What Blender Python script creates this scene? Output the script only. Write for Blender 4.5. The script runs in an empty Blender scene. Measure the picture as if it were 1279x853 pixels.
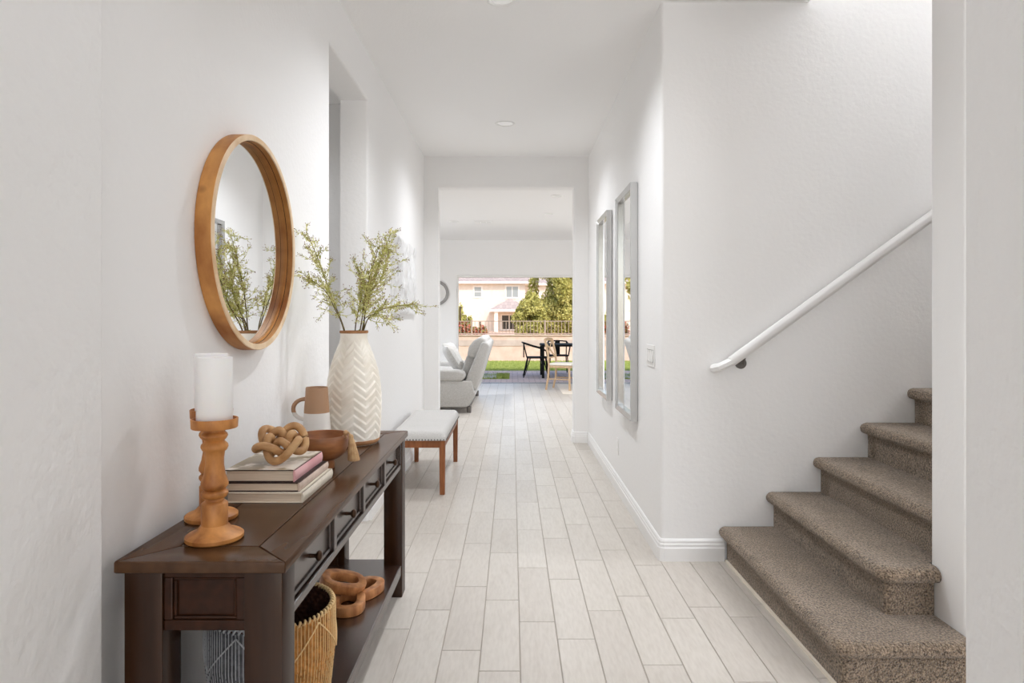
import bpy, bmesh, math, random
from mathutils import Vector, Matrix, noise
random.seed(7)
PI = math.pi
scene = bpy.context.scene
COL = scene.collection

# ------------------------------------------------------------------ camera
FPX, CH = 820.0, 1.30            # focal length in pixels (1279 wide), eye height
cam_d = bpy.data.cameras.new('camera')
cam = bpy.data.objects.new('camera', cam_d); COL.objects.link(cam)
cam.location = (0, 0, CH); cam.rotation_euler = (PI/2, 0, 0)
cam_d.sensor_width = 36.0; cam_d.lens = 36.0*FPX/1279.0
cam_d.shift_x = -0.5/1279.0; cam_d.shift_y = -28.5/1279.0
cam_d.clip_start = 0.02; cam_d.clip_end = 500
scene.camera = cam

# ------------------------------------------------------------------ world, sun, exposure
scene.view_settings.view_transform = 'Standard'
scene.view_settings.look = 'None'
scene.view_settings.exposure = 1.23
scene.view_settings.gamma = 1.0
scene.view_settings.use_curve_mapping = False
scene.cycles.max_bounces = 16
scene.cycles.diffuse_bounces = 12
scene.cycles.glossy_bounces = 6
scene.cycles.sample_clamp_indirect = 8.0
scene.cycles.caustics_reflective = False
scene.cycles.caustics_refractive = False

world = bpy.data.worlds.new('sky'); scene.world = world
world.use_nodes = True
wn = world.node_tree.nodes; wl = world.node_tree.links
sky = wn.new('ShaderNodeTexSky'); sky.sky_type = 'NISHITA'
sky.sun_disc = False; sky.sun_elevation = math.radians(46); sky.sun_rotation = math.radians(160)
sky.air_density = 1.0; sky.dust_density = 2.0
wl.new(sky.outputs[0], wn['Background'].inputs[0])
wn['Background'].inputs[1].default_value = 0.12

sun_d = bpy.data.lights.new('sun', 'SUN'); sun_d.energy = .95; sun_d.angle = math.radians(0.6)
sun_d.color = (1.0, 0.95, 0.89)
sun = bpy.data.objects.new('sun', sun_d); COL.objects.link(sun)
sun.rotation_euler = Vector((-0.30, 0.72, -0.74)).to_track_quat('-Z', 'Y').to_euler()

def area(name, loc, direction, sx, sy, power, color=(1, 1, 1)):
    d = bpy.data.lights.new(name, 'AREA'); d.shape = 'RECTANGLE'; d.size = sx; d.size_y = sy
    d.energy = power; d.color = color
    o = bpy.data.objects.new(name, d); COL.objects.link(o)
    o.location = loc; o.rotation_euler = Vector(direction).to_track_quat('-Z', 'Z' if abs(direction[2]) < .9 else 'Y').to_euler()
    return o
# daylight from the stairwell window, plus fill lamps added at unseen openings:
# front door, great room side windows and side passage window
area('added_light_front_door', (0.05, -1.30, 1.55), (0, 1, 0), 1.5, 2.5, 3, (.95, .965, 1))
area('daylight_stair_window', (5.30, 3.02, 4.55), (-1, 0, -0.25), 0.9, 1.6, 54, (.95, .965, 1))
area('added_light_great_room_left', (-3.15, 10.3, 1.6), (1, 0, 0), 4.0, 1.8, 20, (.95, .965, 1))
area('added_light_great_room_right', (3.15, 10.3, 1.6), (-1, 0, 0), 4.0, 1.8, 20, (.95, .965, 1))
area('added_light_side_passage', (2.45, 0.4, 1.7), (-1, 0, 0), 1.4, 1.4, 18, (.95, .965, 1))

# ------------------------------------------------------------------ materials
MATS = {}
def new_mat(name):
    m = bpy.data.materials.new(name); m.use_nodes = True
    MATS[name] = m
    return m, m.node_tree.nodes, m.node_tree.links, m.node_tree.nodes['Principled BSDF']
def rgb(r, g, b):                       # sRGB 0-255 -> linear
    f = lambda c: (c/255/12.92 if c/255 <= .04045 else ((c/255+.055)/1.055)**2.4)
    return (f(r), f(g), f(b), 1)
def mat(name, c1, c2=None, rough=.5, metal=0., nscale=8., stretch=(1, 1, 1), detail=4., bump=0., bscale=None, bdist=.002,
        ramp=(.35, .65), spec=.5, bstretch=(1, 1, 1), coat=0., knots=0., cior=1.5):
    m, n, l, b = new_mat(name)
    b.inputs['Roughness'].default_value = rough; b.inputs['Metallic'].default_value = metal
    b.inputs['Specular IOR Level'].default_value = spec
    b.inputs['Coat Weight'].default_value = coat; b.inputs['Coat Roughness'].default_value = .26
    tc = n.new('ShaderNodeTexCoord')
    if c2 is None: b.inputs['Base Color'].default_value = c1
    else:
        mp = n.new('ShaderNodeMapping'); mp.inputs['Scale'].default_value = stretch; l.new(tc.outputs['Object'], mp.inputs[0])
        t = n.new('ShaderNodeTexNoise'); t.inputs['Scale'].default_value = nscale; t.inputs['Detail'].default_value = detail
        l.new(mp.outputs[0], t.inputs['Vector'])
        r = n.new('ShaderNodeValToRGB'); r.color_ramp.elements[0].position = ramp[0]; r.color_ramp.elements[1].position = ramp[1]
        r.color_ramp.elements[0].color = c1; r.color_ramp.elements[1].color = c2
        l.new(t.outputs[0], r.inputs[0]); l.new(r.outputs[0], b.inputs['Base Color'])
    b.inputs['Coat IOR'].default_value = cior
    if knots:
        vo = n.new('ShaderNodeTexVoronoi'); vo.inputs['Scale'].default_value = knots; l.new(tc.outputs['Object'], vo.inputs['Vector'])
        kr = n.new('ShaderNodeValToRGB'); kr.color_ramp.elements[0].position = .05; kr.color_ramp.elements[1].position = .16
        kr.color_ramp.elements[0].color = (.32, .24, .18, 1); kr.color_ramp.elements[1].color = (1, 1, 1, 1)
        mk = n.new('ShaderNodeMixRGB'); mk.blend_type = 'MULTIPLY'; mk.inputs[0].default_value = 1
        l.new(vo.outputs['Distance'], kr.inputs[0]); l.new(r.outputs[0], mk.inputs[1]); l.new(kr.outputs[0], mk.inputs[2]); l.new(mk.outputs[0], b.inputs['Base Color'])
    if bump:
        mp2 = n.new('ShaderNodeMapping'); mp2.inputs['Scale'].default_value = bstretch; l.new(tc.outputs['Object'], mp2.inputs[0])
        t2 = n.new('ShaderNodeTexNoise'); t2.inputs['Scale'].default_value = bscale or nscale; t2.inputs['Detail'].default_value = 2.
        l.new(mp2.outputs[0], t2.inputs['Vector'])
        bp = n.new('ShaderNodeBump'); bp.inputs['Strength'].default_value = bump; bp.inputs['Distance'].default_value = bdist
        l.new(t2.outputs[0], bp.inputs['Height']); l.new(bp.outputs[0], b.inputs['Normal'])
    return m

mat('wall_paint', (.872, .868, .862, 1), rough=.62, bump=.26, bscale=42, bdist=.0045, spec=.35)
mat('wall_paint_entry', (.872, .868, .862, 1), rough=.55, bump=.7, bscale=36, bdist=.005, spec=.4)
mat('ceiling_paint', (.90, .897, .892, 1), rough=.8, bump=.4, bscale=60, bdist=.003, spec=.2)
mat('trim_white', (.87, .867, .86, 1), rough=.38)
mat('white_plastic', (.86, .855, .84, 1), rough=.3)
mat('grout', rgb(176, 168, 158), rough=.9)
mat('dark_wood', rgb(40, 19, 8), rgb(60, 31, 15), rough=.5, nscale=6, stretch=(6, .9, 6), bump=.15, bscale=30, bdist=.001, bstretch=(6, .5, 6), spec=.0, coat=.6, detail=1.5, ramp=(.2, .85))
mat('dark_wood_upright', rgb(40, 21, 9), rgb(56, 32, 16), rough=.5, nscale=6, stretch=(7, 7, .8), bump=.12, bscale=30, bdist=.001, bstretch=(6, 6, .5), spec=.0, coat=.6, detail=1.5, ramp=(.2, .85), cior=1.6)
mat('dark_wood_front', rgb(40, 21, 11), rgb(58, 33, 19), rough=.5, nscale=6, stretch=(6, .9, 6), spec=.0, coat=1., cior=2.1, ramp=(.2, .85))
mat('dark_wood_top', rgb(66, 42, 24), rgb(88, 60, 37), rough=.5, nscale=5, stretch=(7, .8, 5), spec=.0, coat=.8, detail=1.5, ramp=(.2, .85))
mat('honey_wood', rgb(140, 80, 32), rgb(216, 150, 80), rough=.5, nscale=7, stretch=(3, 3, 1.4), detail=8, ramp=(.3, .68), knots=9., bump=.1, bscale=60, bdist=.001)
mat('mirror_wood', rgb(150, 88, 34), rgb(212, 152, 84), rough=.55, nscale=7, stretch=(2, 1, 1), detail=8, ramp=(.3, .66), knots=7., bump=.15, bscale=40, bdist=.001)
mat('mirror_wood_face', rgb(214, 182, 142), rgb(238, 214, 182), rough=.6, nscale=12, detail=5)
mat('candle_wax', (.90, .89, .88, 1), rough=.45)
MATS['candle_wax'].node_tree.nodes['Principled BSDF'].inputs['Subsurface Weight'].default_value = .25
MATS['candle_wax'].node_tree.nodes['Principled BSDF'].inputs['Subsurface Radius'].default_value = (.02, .015, .01)
mat('walnut', rgb(122, 74, 42), rgb(164, 108, 66), rough=.4, nscale=9, stretch=(1, 1, 4), detail=5)
mat('knot_wood', rgb(166, 122, 76), rgb(206, 166, 118), rough=.6, nscale=14, detail=6, stretch=(1, 1, 2.4))
mat('bead_wood', rgb(190, 150, 108), rough=.6)
mat('jute', rgb(176, 138, 96), rgb(200, 166, 124), rough=.9, nscale=60)
mat('paper', rgb(206, 190, 168), rgb(226, 212, 192), rough=.9, nscale=8, stretch=(1, 1, 60))
mat('book_pink', rgb(222, 158, 162), rgb(236, 188, 190), rough=.5, nscale=6)
mat('book_beige', rgb(206, 184, 168), rgb(222, 202, 188), rough=.55, nscale=30)
mat('book_cream', rgb(232, 222, 204), rgb(240, 232, 216), rough=.55, nscale=40)
mat('book_print', rgb(140, 122, 88), rgb(228, 218, 204), rough=.3, nscale=13, detail=3, ramp=(.47, .56))
mat('book_dark', rgb(52, 34, 28), rough=.6)
mat('raw_clay', rgb(150, 104, 66), rgb(172, 126, 86), rough=.85, nscale=30)
mat('vase_glaze', rgb(230, 222, 208), rgb(243, 238, 227), rough=.38, nscale=14, detail=3)
mat('twig', rgb(84, 70, 44), rgb(120, 104, 62), rough=.8, nscale=30)
mat('leaf_green', rgb(164, 164, 72), rgb(226, 222, 148), rough=.6, nscale=22, detail=2)
mat('berry', rgb(104, 68, 50), rgb(156, 118, 94), rough=.6, nscale=50)
mat('bronze', rgb(70, 50, 36), rough=.35, metal=.8)
mat('iron_black', rgb(17, 16, 16), rough=.6, spec=.2)
mat('bench_fabric', rgb(194, 192, 189), rgb(210, 208, 205), rough=.9, nscale=180, bump=.3, bscale=300, bdist=.001)
mat('bench_wood', rgb(120, 68, 32), rgb(148, 90, 48), rough=.45, nscale=8, stretch=(6, 6, 1))
mat('sofa_fabric', rgb(178, 176, 172), rgb(192, 190, 187), rough=.95, nscale=90, bump=.3, bscale=140, bdist=.002)
mat('pillow_fabric', rgb(196, 194, 190), rgb(212, 210, 206), rough=.95, nscale=60, bump=.4, bscale=120, bdist=.002)
mat('oak_light', rgb(186, 154, 118), rgb(206, 178, 144), rough=.55, nscale=8, stretch=(5, 5, 1))
mat('cushion_cream', rgb(226, 220, 208), rgb(236, 231, 222), rough=.9, nscale=80)
mat('cream_stone', rgb(232, 222, 206), rough=.6)
mat('silver_frame', (.60, .60, .595, 1), rough=.22, metal=.9)
mat('mirror_glass', (.93, .94, .94, 1), rough=.0, metal=1.)
mat('art_plaster', (.84, .84, .84, 1), rough=.42, bump=1., bscale=11, bdist=.05, bstretch=(1, 2.2, .7))
mat('grey_metal', rgb(150, 148, 146), rough=.45, metal=.3)
mat('satin_nickel', rgb(110, 106, 102), rough=.4, metal=.8)
mat('carpet_base', rgb(116, 100, 84), rough=1.)
mat('window_frame', rgb(232, 232, 230), rough=.4)
mat('stucco', rgb(224, 213, 198), rgb(232, 222, 208), rough=.95, nscale=3, bump=.3, bscale=30, bdist=.01)
mat('stucco_trim', rgb(240, 234, 224), rough=.9)
mat('house_glass', rgb(150, 158, 160), rough=.12, spec=.8)
mat('house_glass_dark', rgb(64, 60, 54), rough=.12, spec=.8)
mat('block_wall', rgb(222, 190, 172), rgb(232, 204, 188), rough=.95, nscale=5, bump=.4, bscale=40, bdist=.01)
mat('block_band', rgb(196, 176, 164), rgb(208, 190, 178), rough=.95, nscale=5)
mat('gravel', rgb(206, 170, 144), rgb(226, 196, 172), rough=1., nscale=30, bump=.4, bscale=60, bdist=.02)
mat('turf_base', rgb(140, 154, 74), rgb(176, 186, 100), rough=1., nscale=6, detail=6)
mat('turf_blade', rgb(146, 162, 78), rgb(194, 202, 118), rough=.9, nscale=9)
mat('concrete', rgb(206, 200, 196), rgb(220, 214, 210), rough=.9, nscale=10)
mat('tree_leaf', rgb(164, 160, 74), rgb(222, 214, 134), rough=.8, nscale=3.2, detail=6, ramp=(.3, .7))
mat('tree_bark', rgb(92, 74, 56), rough=.95)
mat('shrub_leaf', rgb(96, 112, 52), rgb(160, 160, 84), rough=.8, nscale=6)
mat('bloom_red', rgb(190, 84, 70), rgb(226, 146, 118), rough=.8, nscale=9)
mat('fence_iron', rgb(176, 154, 138), rough=.7)
mat('roof_slab', rgb(190, 170, 150), rough=.9)
mat('lamp_interior', rgb(176, 174, 172), rough=.6)
bl = MATS['lamp_interior'].node_tree.nodes['Principled BSDF']; bl.inputs['Emission Color'].default_value = (1, .98, .95, 1); bl.inputs['Emission Strength'].default_value = .16
mat('shadow_gap', rgb(30, 26, 24), rough=.9)

# floor tile: linen/wood grain, each tile its own tone
def tile_material():
    m, n, l, b = new_mat('floor_tile')
    geo = n.new('ShaderNodeNewGeometry'); oi = n.new('ShaderNodeObjectInfo')
    ad = n.new('ShaderNodeMath'); ad.operation = 'ADD'; l.new(geo.outputs['Random Per Island'], ad.inputs[0]); l.new(oi.outputs['Random'], ad.inputs[1])
    fr = n.new('ShaderNodeMath'); fr.operation = 'FRACT'; l.new(ad.outputs[0], fr.inputs[0])
    ramp = n.new('ShaderNodeValToRGB'); e = ramp.color_ramp.elements
    e[0].color = rgb(198, 191, 182); e[1].color = rgb(207, 201, 192); e[0].position = 0; e[1].position = 1
    l.new(fr.outputs[0], ramp.inputs[0])
    mp = n.new('ShaderNodeMapping'); mp.inputs['Scale'].default_value = (9, 1.6, 1); l.new(geo.outputs['Position'], mp.inputs[0])
    cmb = n.new('ShaderNodeCombineXYZ'); mu = n.new('ShaderNodeMath'); mu.operation = 'MULTIPLY'; mu.inputs[1].default_value = 37.
    l.new(fr.outputs[0], mu.inputs[0]); l.new(mu.outputs[0], cmb.inputs[2])
    va = n.new('ShaderNodeVectorMath'); va.operation = 'ADD'; l.new(mp.outputs[0], va.inputs[0]); l.new(cmb.outputs[0], va.inputs[1])
    t = n.new('ShaderNodeTexNoise'); t.inputs['Scale'].default_value = 9; t.inputs['Detail'].default_value = 6
    l.new(va.outputs[0], t.inputs['Vector'])
    t3 = n.new('ShaderNodeTexNoise'); t3.inputs['Scale'].default_value = 1.3; t3.inputs['Detail'].default_value = 4; t3.inputs['Distortion'].default_value = 1.2
    l.new(va.outputs[0], t3.inputs['Vector'])
    r2 = n.new('ShaderNodeValToRGB'); r2.color_ramp.elements[0].position = .30; r2.color_ramp.elements[1].position = .62
    r2.color_ramp.elements[0].color = (.90, .89, .88, 1); r2.color_ramp.elements[1].color = (1, 1, 1, 1); l.new(t.outputs[0], r2.inputs[0])
    r3 = n.new('ShaderNodeValToRGB'); r3.color_ramp.elements[0].position = .36; r3.color_ramp.elements[1].position = .48
    r3.color_ramp.elements[0].color = (.955, .95, .945, 1); r3.color_ramp.elements[1].color = (1, 1, 1, 1); l.new(t3.outputs[0], r3.inputs[0])
    m1 = n.new('ShaderNodeMixRGB'); m1.blend_type = 'MULTIPLY'; m1.inputs[0].default_value = 1; l.new(ramp.outputs[0], m1.inputs[1]); l.new(r2.outputs[0], m1.inputs[2])
    m2 = n.new('ShaderNodeMixRGB'); m2.blend_type = 'MULTIPLY'; m2.inputs[0].default_value = 1; l.new(m1.outputs[0], m2.inputs[1]); l.new(r3.outputs[0], m2.inputs[2])
    l.new(m2.outputs[0], b.inputs['Base Color'])
    b.inputs['Roughness'].default_value = .36; b.inputs['Specular IOR Level'].default_value = .5
    bp = n.new('ShaderNodeBump'); bp.inputs['Strength'].default_value = .12; bp.inputs['Distance'].default_value = .001
    l.new(t.outputs[0], bp.inputs['Height']); l.new(bp.outputs[0], b.inputs['Normal'])
tile_material()

def carpet_material():
    m, n, l, b = new_mat('carpet')
    tc = n.new('ShaderNodeTexCoord')
    v = n.new('ShaderNodeTexVoronoi'); v.inputs['Scale'].default_value = 190; l.new(tc.outputs['Object'], v.inputs['Vector'])
    t = n.new('ShaderNodeTexNoise'); t.inputs['Scale'].default_value = 145; t.inputs['Detail'].default_value = 4; l.new(tc.outputs['Object'], t.inputs['Vector'])
    t2 = n.new('ShaderNodeTexNoise'); t2.inputs['Scale'].default_value = 9; t2.inputs['Detail'].default_value = 3; l.new(tc.outputs['Object'], t2.inputs['Vector'])
    r = n.new('ShaderNodeValToRGB'); r.color_ramp.elements[0].position = .30; r.color_ramp.elements[1].position = .70
    r.color_ramp.elements[0].color = rgb(58, 46, 35); r.color_ramp.elements[1].color = rgb(188, 167, 144); l.new(t.outputs[0], r.inputs[0])
    r2 = n.new('ShaderNodeValToRGB'); r2.color_ramp.elements[0].position = .35; r2.color_ramp.elements[1].position = .65
    r2.color_ramp.elements[0].color = (.86, .86, .86, 1); r2.color_ramp.elements[1].color = (1, 1, 1, 1); l.new(t2.outputs[0], r2.inputs[0])
    mx = n.new('ShaderNodeMixRGB'); mx.blend_type = 'MULTIPLY'; mx.inputs[0].default_value = 1; l.new(r.outputs[0], mx.inputs[1]); l.new(r2.outputs[0], mx.inputs[2])
    l.new(mx.outputs[0], b.inputs['Base Color'])
    b.inputs['Roughness'].default_value = 1; b.inputs['Specular IOR Level'].default_value = .1
    b.inputs['Sheen Weight'].default_value = .3
    bp = n.new('ShaderNodeBump'); bp.inputs['Strength'].default_value = .9; bp.inputs['Distance'].default_value = .006
    ad = n.new('ShaderNodeMath'); ad.operation = 'ADD'; l.new(v.outputs['Distance'], ad.inputs[0]); l.new(t.outputs[0], ad.inputs[1])
    l.new(ad.outputs[0], bp.inputs['Height']); l.new(bp.outputs[0], b.inputs['Normal'])
carpet_material()

def split_material(name, ca, cb, axis_vec, edge, rough, soft=.001, nscale=None):
    """two-tone colour: cb where dot(object position, axis_vec) > edge"""
    m, n, l, b = new_mat(name)
    tc = n.new('ShaderNodeTexCoord')
    d = n.new('ShaderNodeVectorMath'); d.operation = 'DOT_PRODUCT'; d.inputs[1].default_value = axis_vec; l.new(tc.outputs['Object'], d.inputs[0])
    mr = n.new('ShaderNodeMapRange'); mr.inputs[1].default_value = edge-soft; mr.inputs[2].default_value = edge+soft; l.new(d.outputs['Value'], mr.inputs[0])
    cols = []
    for c in (ca, cb):
        if nscale:
            t = n.new('ShaderNodeTexNoise'); t.inputs['Scale'].default_value = nscale; t.inputs['Detail'].default_value = 4; l.new(tc.outputs['Object'], t.inputs['Vector'])
            r = n.new('ShaderNodeValToRGB'); r.color_ramp.elements[0].position = .35; r.color_ramp.elements[1].position = .65
            r.color_ramp.elements[0].color = tuple(x*.55 for x in c[:3])+(1,); r.color_ramp.elements[1].color = c; l.new(t.outputs[0], r.inputs[0]); cols.append(r.outputs[0])
        else:
            r = n.new('ShaderNodeRGB'); r.outputs[0].default_value = c; cols.append(r.outputs[0])
    mx = n.new('ShaderNodeMixRGB'); l.new(mr.outputs[0], mx.inputs[0]); l.new(cols[0], mx.inputs[1]); l.new(cols[1], mx.inputs[2])
    l.new(mx.outputs[0], b.inputs['Base Color']); b.inputs['Roughness'].default_value = rough
split_material('jug_glaze', rgb(226, 221, 214), rgb(170, 132, 100), (0, 0, 1), .155, .5)
split_material('basket_weave', rgb(208, 146, 74), rgb(104, 106, 110), (-.94, -.345, 0), 0., .75, .01, 40)  # wicker is honey; the grey cast on one side is painted into its colour
split_material('basket_string', rgb(232, 200, 146), rgb(190, 192, 196), (-.94, -.345, 0), 0., .8, .01)  # cream string, given the same painted-in grey cast on that side
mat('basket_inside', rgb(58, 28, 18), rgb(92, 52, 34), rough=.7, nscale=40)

def brick_material(name, c1, c2, mortar, scale, w, h, rough=.9, rot=0):
    m, n, l, b = new_mat(name)
    tc = n.new('ShaderNodeTexCoord'); mp = n.new('ShaderNodeMapping'); mp.inputs['Rotation'].default_value = (0, 0, rot); l.new(tc.outputs['Object'], mp.inputs[0])
    t = n.new('ShaderNodeTexBrick'); t.inputs['Scale'].default_value = scale; t.inputs['Brick Width'].default_value = w; t.inputs['Row Height'].default_value = h
    t.inputs['Color1'].default_value = c1; t.inputs['Color2'].default_value = c2; t.inputs['Mortar'].default_value = mortar; t.inputs['Mortar Size'].default_value = .012
    l.new(mp.outputs[0], t.inputs['Vector']); l.new(t.outputs['Color'], b.inputs['Base Color']); b.inputs['Roughness'].default_value = rough
brick_material('pavers', rgb(214, 192, 182), rgb(230, 208, 198), rgb(188, 166, 158), 1, .24, .16)
brick_material('roof_tiles', rgb(176, 160, 154), rgb(192, 176, 168), rgb(152, 138, 132), 1, .34, .40)

# ------------------------------------------------------------------ mesh helpers
class MB:
    def __init__(self): self.v = []; self.f = []
    def add(self, vs, fs):
        o = len(self.v); self.v += [tuple(p) for p in vs]; self.f += [tuple(i+o for i in f) for f in fs]; return self
    def box(self, x0, x1, y0, y1, z0, z1):
        return self.add([(x0, y0, z0), (x1, y0, z0), (x1, y1, z0), (x0, y1, z0), (x0, y0, z1), (x1, y0, z1), (x1, y1, z1), (x0, y1, z1)],
                        [(0, 3, 2, 1), (4, 5, 6, 7), (0, 1, 5, 4), (1, 2, 6, 5), (2, 3, 7, 6), (3, 0, 4, 7)])
    def prism(self, poly, a0, a1, axis='z'):
        """poly: 2D points; axis z -> (x,y), x -> (y,z), y -> (x,z)"""
        P = {'z': lambda p, a: (p[0], p[1], a), 'x': lambda p, a: (a, p[0], p[1]), 'y': lambda p, a: (p[0], a, p[1])}[axis]
        n = len(poly)
        return self.add([P(p, a0) for p in poly]+[P(p, a1) for p in poly],
                        [tuple(range(n))[::-1], tuple(range(n, 2*n))]+[(i, (i+1) % n, n+(i+1) % n, n+i) for i in range(n)])
    def lathe(self, prof, seg=32, c=(0, 0, 0), fn=None, close=True):
        vs, fs = [], []; k = len(prof)
        for j, (r, z) in enumerate(prof):
            for i in range(seg):
                a = 2*PI*i/seg; rr = r+(fn(a, z, r, j) if fn else 0)
                vs.append((c[0]+rr*math.cos(a), c[1]+rr*math.sin(a), c[2]+z))
        for j in range(k-1):
            for i in range(seg):
                i2 = (i+1) % seg
                fs.append((j*seg+i, j*seg+i2, (j+1)*seg+i2, (j+1)*seg+i))
        if close:
            fs.append(tuple(range(seg))[::-1]); fs.append(tuple((k-1)*seg+i for i in range(seg)))
        return self.add(vs, fs)
    def tube(self, pts, rad, seg=8, closed=False, sx=1., sy=1., cap=True, up=None):
        pts = [Vector(p) for p in pts]; n = len(pts); vs, fs = [], []
        u = None
        for i, p in enumerate(pts):
            if closed: t = (pts[(i+1) % n]-pts[i-1]).normalized()
            else: t = (pts[min(i+1, n-1)]-pts[max(i-1, 0)]).normalized()
            if u is None or up is not None:
                ref = Vector(up) if up is not None else (Vector((0, 0, 1)) if abs(t.z) < .9 else Vector((1, 0, 0)))
                u = (ref-t*ref.dot(t)).normalized()
            else: u = (u-t*u.dot(t)).normalized()
            w = t.cross(u); r = rad[i] if isinstance(rad, (list, tuple)) else rad
            for k in range(seg):
                a = 2*PI*(k+.5)/seg; vs.append(p+(u*math.cos(a)*sx+w*math.sin(a)*sy)*r)
        m = n if closed else n-1
        for i in range(m):
            j = (i+1) % n
            for k in range(seg):
                k2 = (k+1) % seg; fs.append((i*seg+k, i*seg+k2, j*seg+k2, j*seg+k))
        if not closed and cap:
            fs.append(tuple(range(seg))[::-1]); fs.append(tuple((n-1)*seg+k for k in range(seg)))
        return self.add(vs, fs)
    def sphere(self, c, r, seg=10, rings=6, sc=(1, 1, 1)):
        vs, fs = [(c[0], c[1], c[2]-r*sc[2])], []
        for j in range(1, rings):
            ph = -PI/2+PI*j/rings
            for i in range(seg):
                a = 2*PI*i/seg; vs.append((c[0]+r*sc[0]*math.cos(ph)*math.cos(a), c[1]+r*sc[1]*math.cos(ph)*math.sin(a), c[2]+r*sc[2]*math.sin(ph)))
        vs.append((c[0], c[1], c[2]+r*sc[2])); top = len(vs)-1
        for i in range(seg):
            i2 = (i+1) % seg; fs.append((0, 1+i2, 1+i)); fs.append((top, top-seg+i, top-seg+i2))
        for j in range(rings-2):
            for i in range(seg):
                i2 = (i+1) % seg; a = 1+j*seg; fs.append((a+i, a+i2, a+seg+i2, a+seg+i))
        return self.add(vs, fs)
    def octa(self, c, r):
        x, y, z = c
        return self.add([(x+r, y, z), (x-r, y, z), (x, y+r, z), (x, y-r, z), (x, y, z+r), (x, y, z-r)],
                        [(0, 2, 4), (2, 1, 4), (1, 3, 4), (3, 0, 4), (2, 0, 5), (1, 2, 5), (3, 1, 5), (0, 3, 5)])
    def build(self, name, material, parent=None, smooth=False, bevel=0., bseg=2, bfilter=None, fixn=True, subdiv=0):
        me = bpy.data.meshes.new(name); me.from_pydata(self.v, [], self.f); me.update()
        if bevel or fixn:
            bm = bmesh.new(); bm.from_mesh(me)
            if fixn: bmesh.ops.recalc_face_normals(bm, faces=bm.faces)
            if bevel:
                es = [e for e in bm.edges if (bfilter is None and len(e.link_faces) == 2 and e.calc_face_angle(0) > .5) or (bfilter and bfilter(e))]
                bmesh.ops.bevel(bm, geom=es, offset=bevel, segments=bseg, profile=.5, affect='EDGES', clamp_overlap=True)
            bm.to_mesh(me); bm.free()
        if smooth:
            for p in me.polygons: p.use_smooth = True
            if smooth == 'auto':
                try: me.set_sharp_from_angle(angle=math.radians(40))
                except Exception: pass
        o = bpy.data.objects.new(name, me); COL.objects.link(o)
        for mm in (material if isinstance(material, (list, tuple)) else [material]): me.materials.append(MATS[mm])
        if subdiv:
            s = o.modifiers.new('smooth', 'SUBSURF'); s.levels = subdiv; s.render_levels = subdiv
        if parent is not None: o.parent = parent
        return o
def box(name, m, dims, parent=None, bevel=0., bseg=2, smooth=False):
    return MB().box(*dims).build(name, m, parent, bevel=bevel, bseg=bseg, smooth=smooth)
def tag(o, label=None, cat=None, group=None, kind=None):
    if label: o['label'] = label
    if cat: o['category'] = cat
    if group: o['group'] = group
    if kind: o['kind'] = kind
    return o
def thing(name, loc, label, cat, group=None, rz=0.):
    o = bpy.data.objects.new(name, None); COL.objects.link(o); o.empty_display_size = .05
    o.location = loc; o.rotation_euler = (0, 0, rz); tag(o, label, cat, group); return o
def struct(o): o['kind'] = 'structure'; return o
def copy_tree(o, parent=None):
    c = o.copy(); COL.objects.link(c); c.parent = parent
    for ch in list(o.children): copy_tree(ch, c)
    return c
def near(a, b, e=1e-3): return abs(a-b) < e

# ------------------------------------------------------------------ dimensions of the place
XL, XR = -.925, .80              # hall walls
YA0, YA1 = 6.88, 7.05            # archway wall
YS = 3.53                        # stair back wall
YB = 13.2                        # wall with the sliding door
ZC, ZG = 3.0, 2.88               # ceilings

# ------------------------------------------------------------------ floor and tiles
floor = struct(box('floor', 'grout', (-3.5, 5.6, -1.7, YB, -.12, -.0035)))
TW, TL, GR = .1530, .612, .0042
OFF = {-4: .11, -3: .327, -2: .507, -1: .151, 0: 0., 1: .393, 2: .242, 3: .501, 4: .042, 5: .427}
tb = MB(); w2, l2, ch = (TW-GR)/2, (TL-GR)/2, .0012
tb.add([(-w2, -l2, -.0035), (w2, -l2, -.0035), (w2, l2, -.0035), (-w2, l2, -.0035),
        (-w2, -l2, -ch), (w2, -l2, -ch), (w2, l2, -ch), (-w2, l2, -ch),
        (-w2+ch, -l2+ch, 0), (w2-ch, -l2+ch, 0), (w2-ch, l2-ch, 0), (-w2+ch, l2-ch, 0)],
       [(0, 1, 5, 4), (1, 2, 6, 5), (2, 3, 7, 6), (3, 0, 4, 7), (4, 5, 9, 8), (5, 6, 10, 9), (6, 7, 11, 10), (7, 4, 8, 11), (8, 9, 10, 11)])
rt = random.Random(3)
tiles = []
for k in range(-23, 36):
    xc = -.124+TW*(k+.5)
    off = OFF.get(k, rt.random()*TL)
    for j in range(-8, 20):
        yc = 2.423+off+TL*(j+.5)
        if yc-l2 < -1.5 or yc-l2 > YB-.06: continue
        inhall = yc < YA1
        if inhall and not (-1.2 < xc < 1.05 or (yc < 3.7 and xc < 2.6 and xc > -3.2 and (xc > 0 or yc > 2.5))): continue
        if not inhall and abs(xc) > 3.25: continue
        px = 640+FPX*xc/max(yc, .1); py = 398+FPX*CH/max(yc, .1)
        vis = yc > 2.1 and -60 < px < 1250 and py < 990 and (inhall and XL-.1 < xc < 1.15 and (yc < 3.6 or xc < XR+.05) or (not inhall and -.95 < xc/yc*YA0 < .80))
        tiles.append((vis, 1/max(yc, .3), xc, yc))
tiles.sort(key=lambda t: (-t[0], -t[1]))
proto = None; rest = MB()
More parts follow.
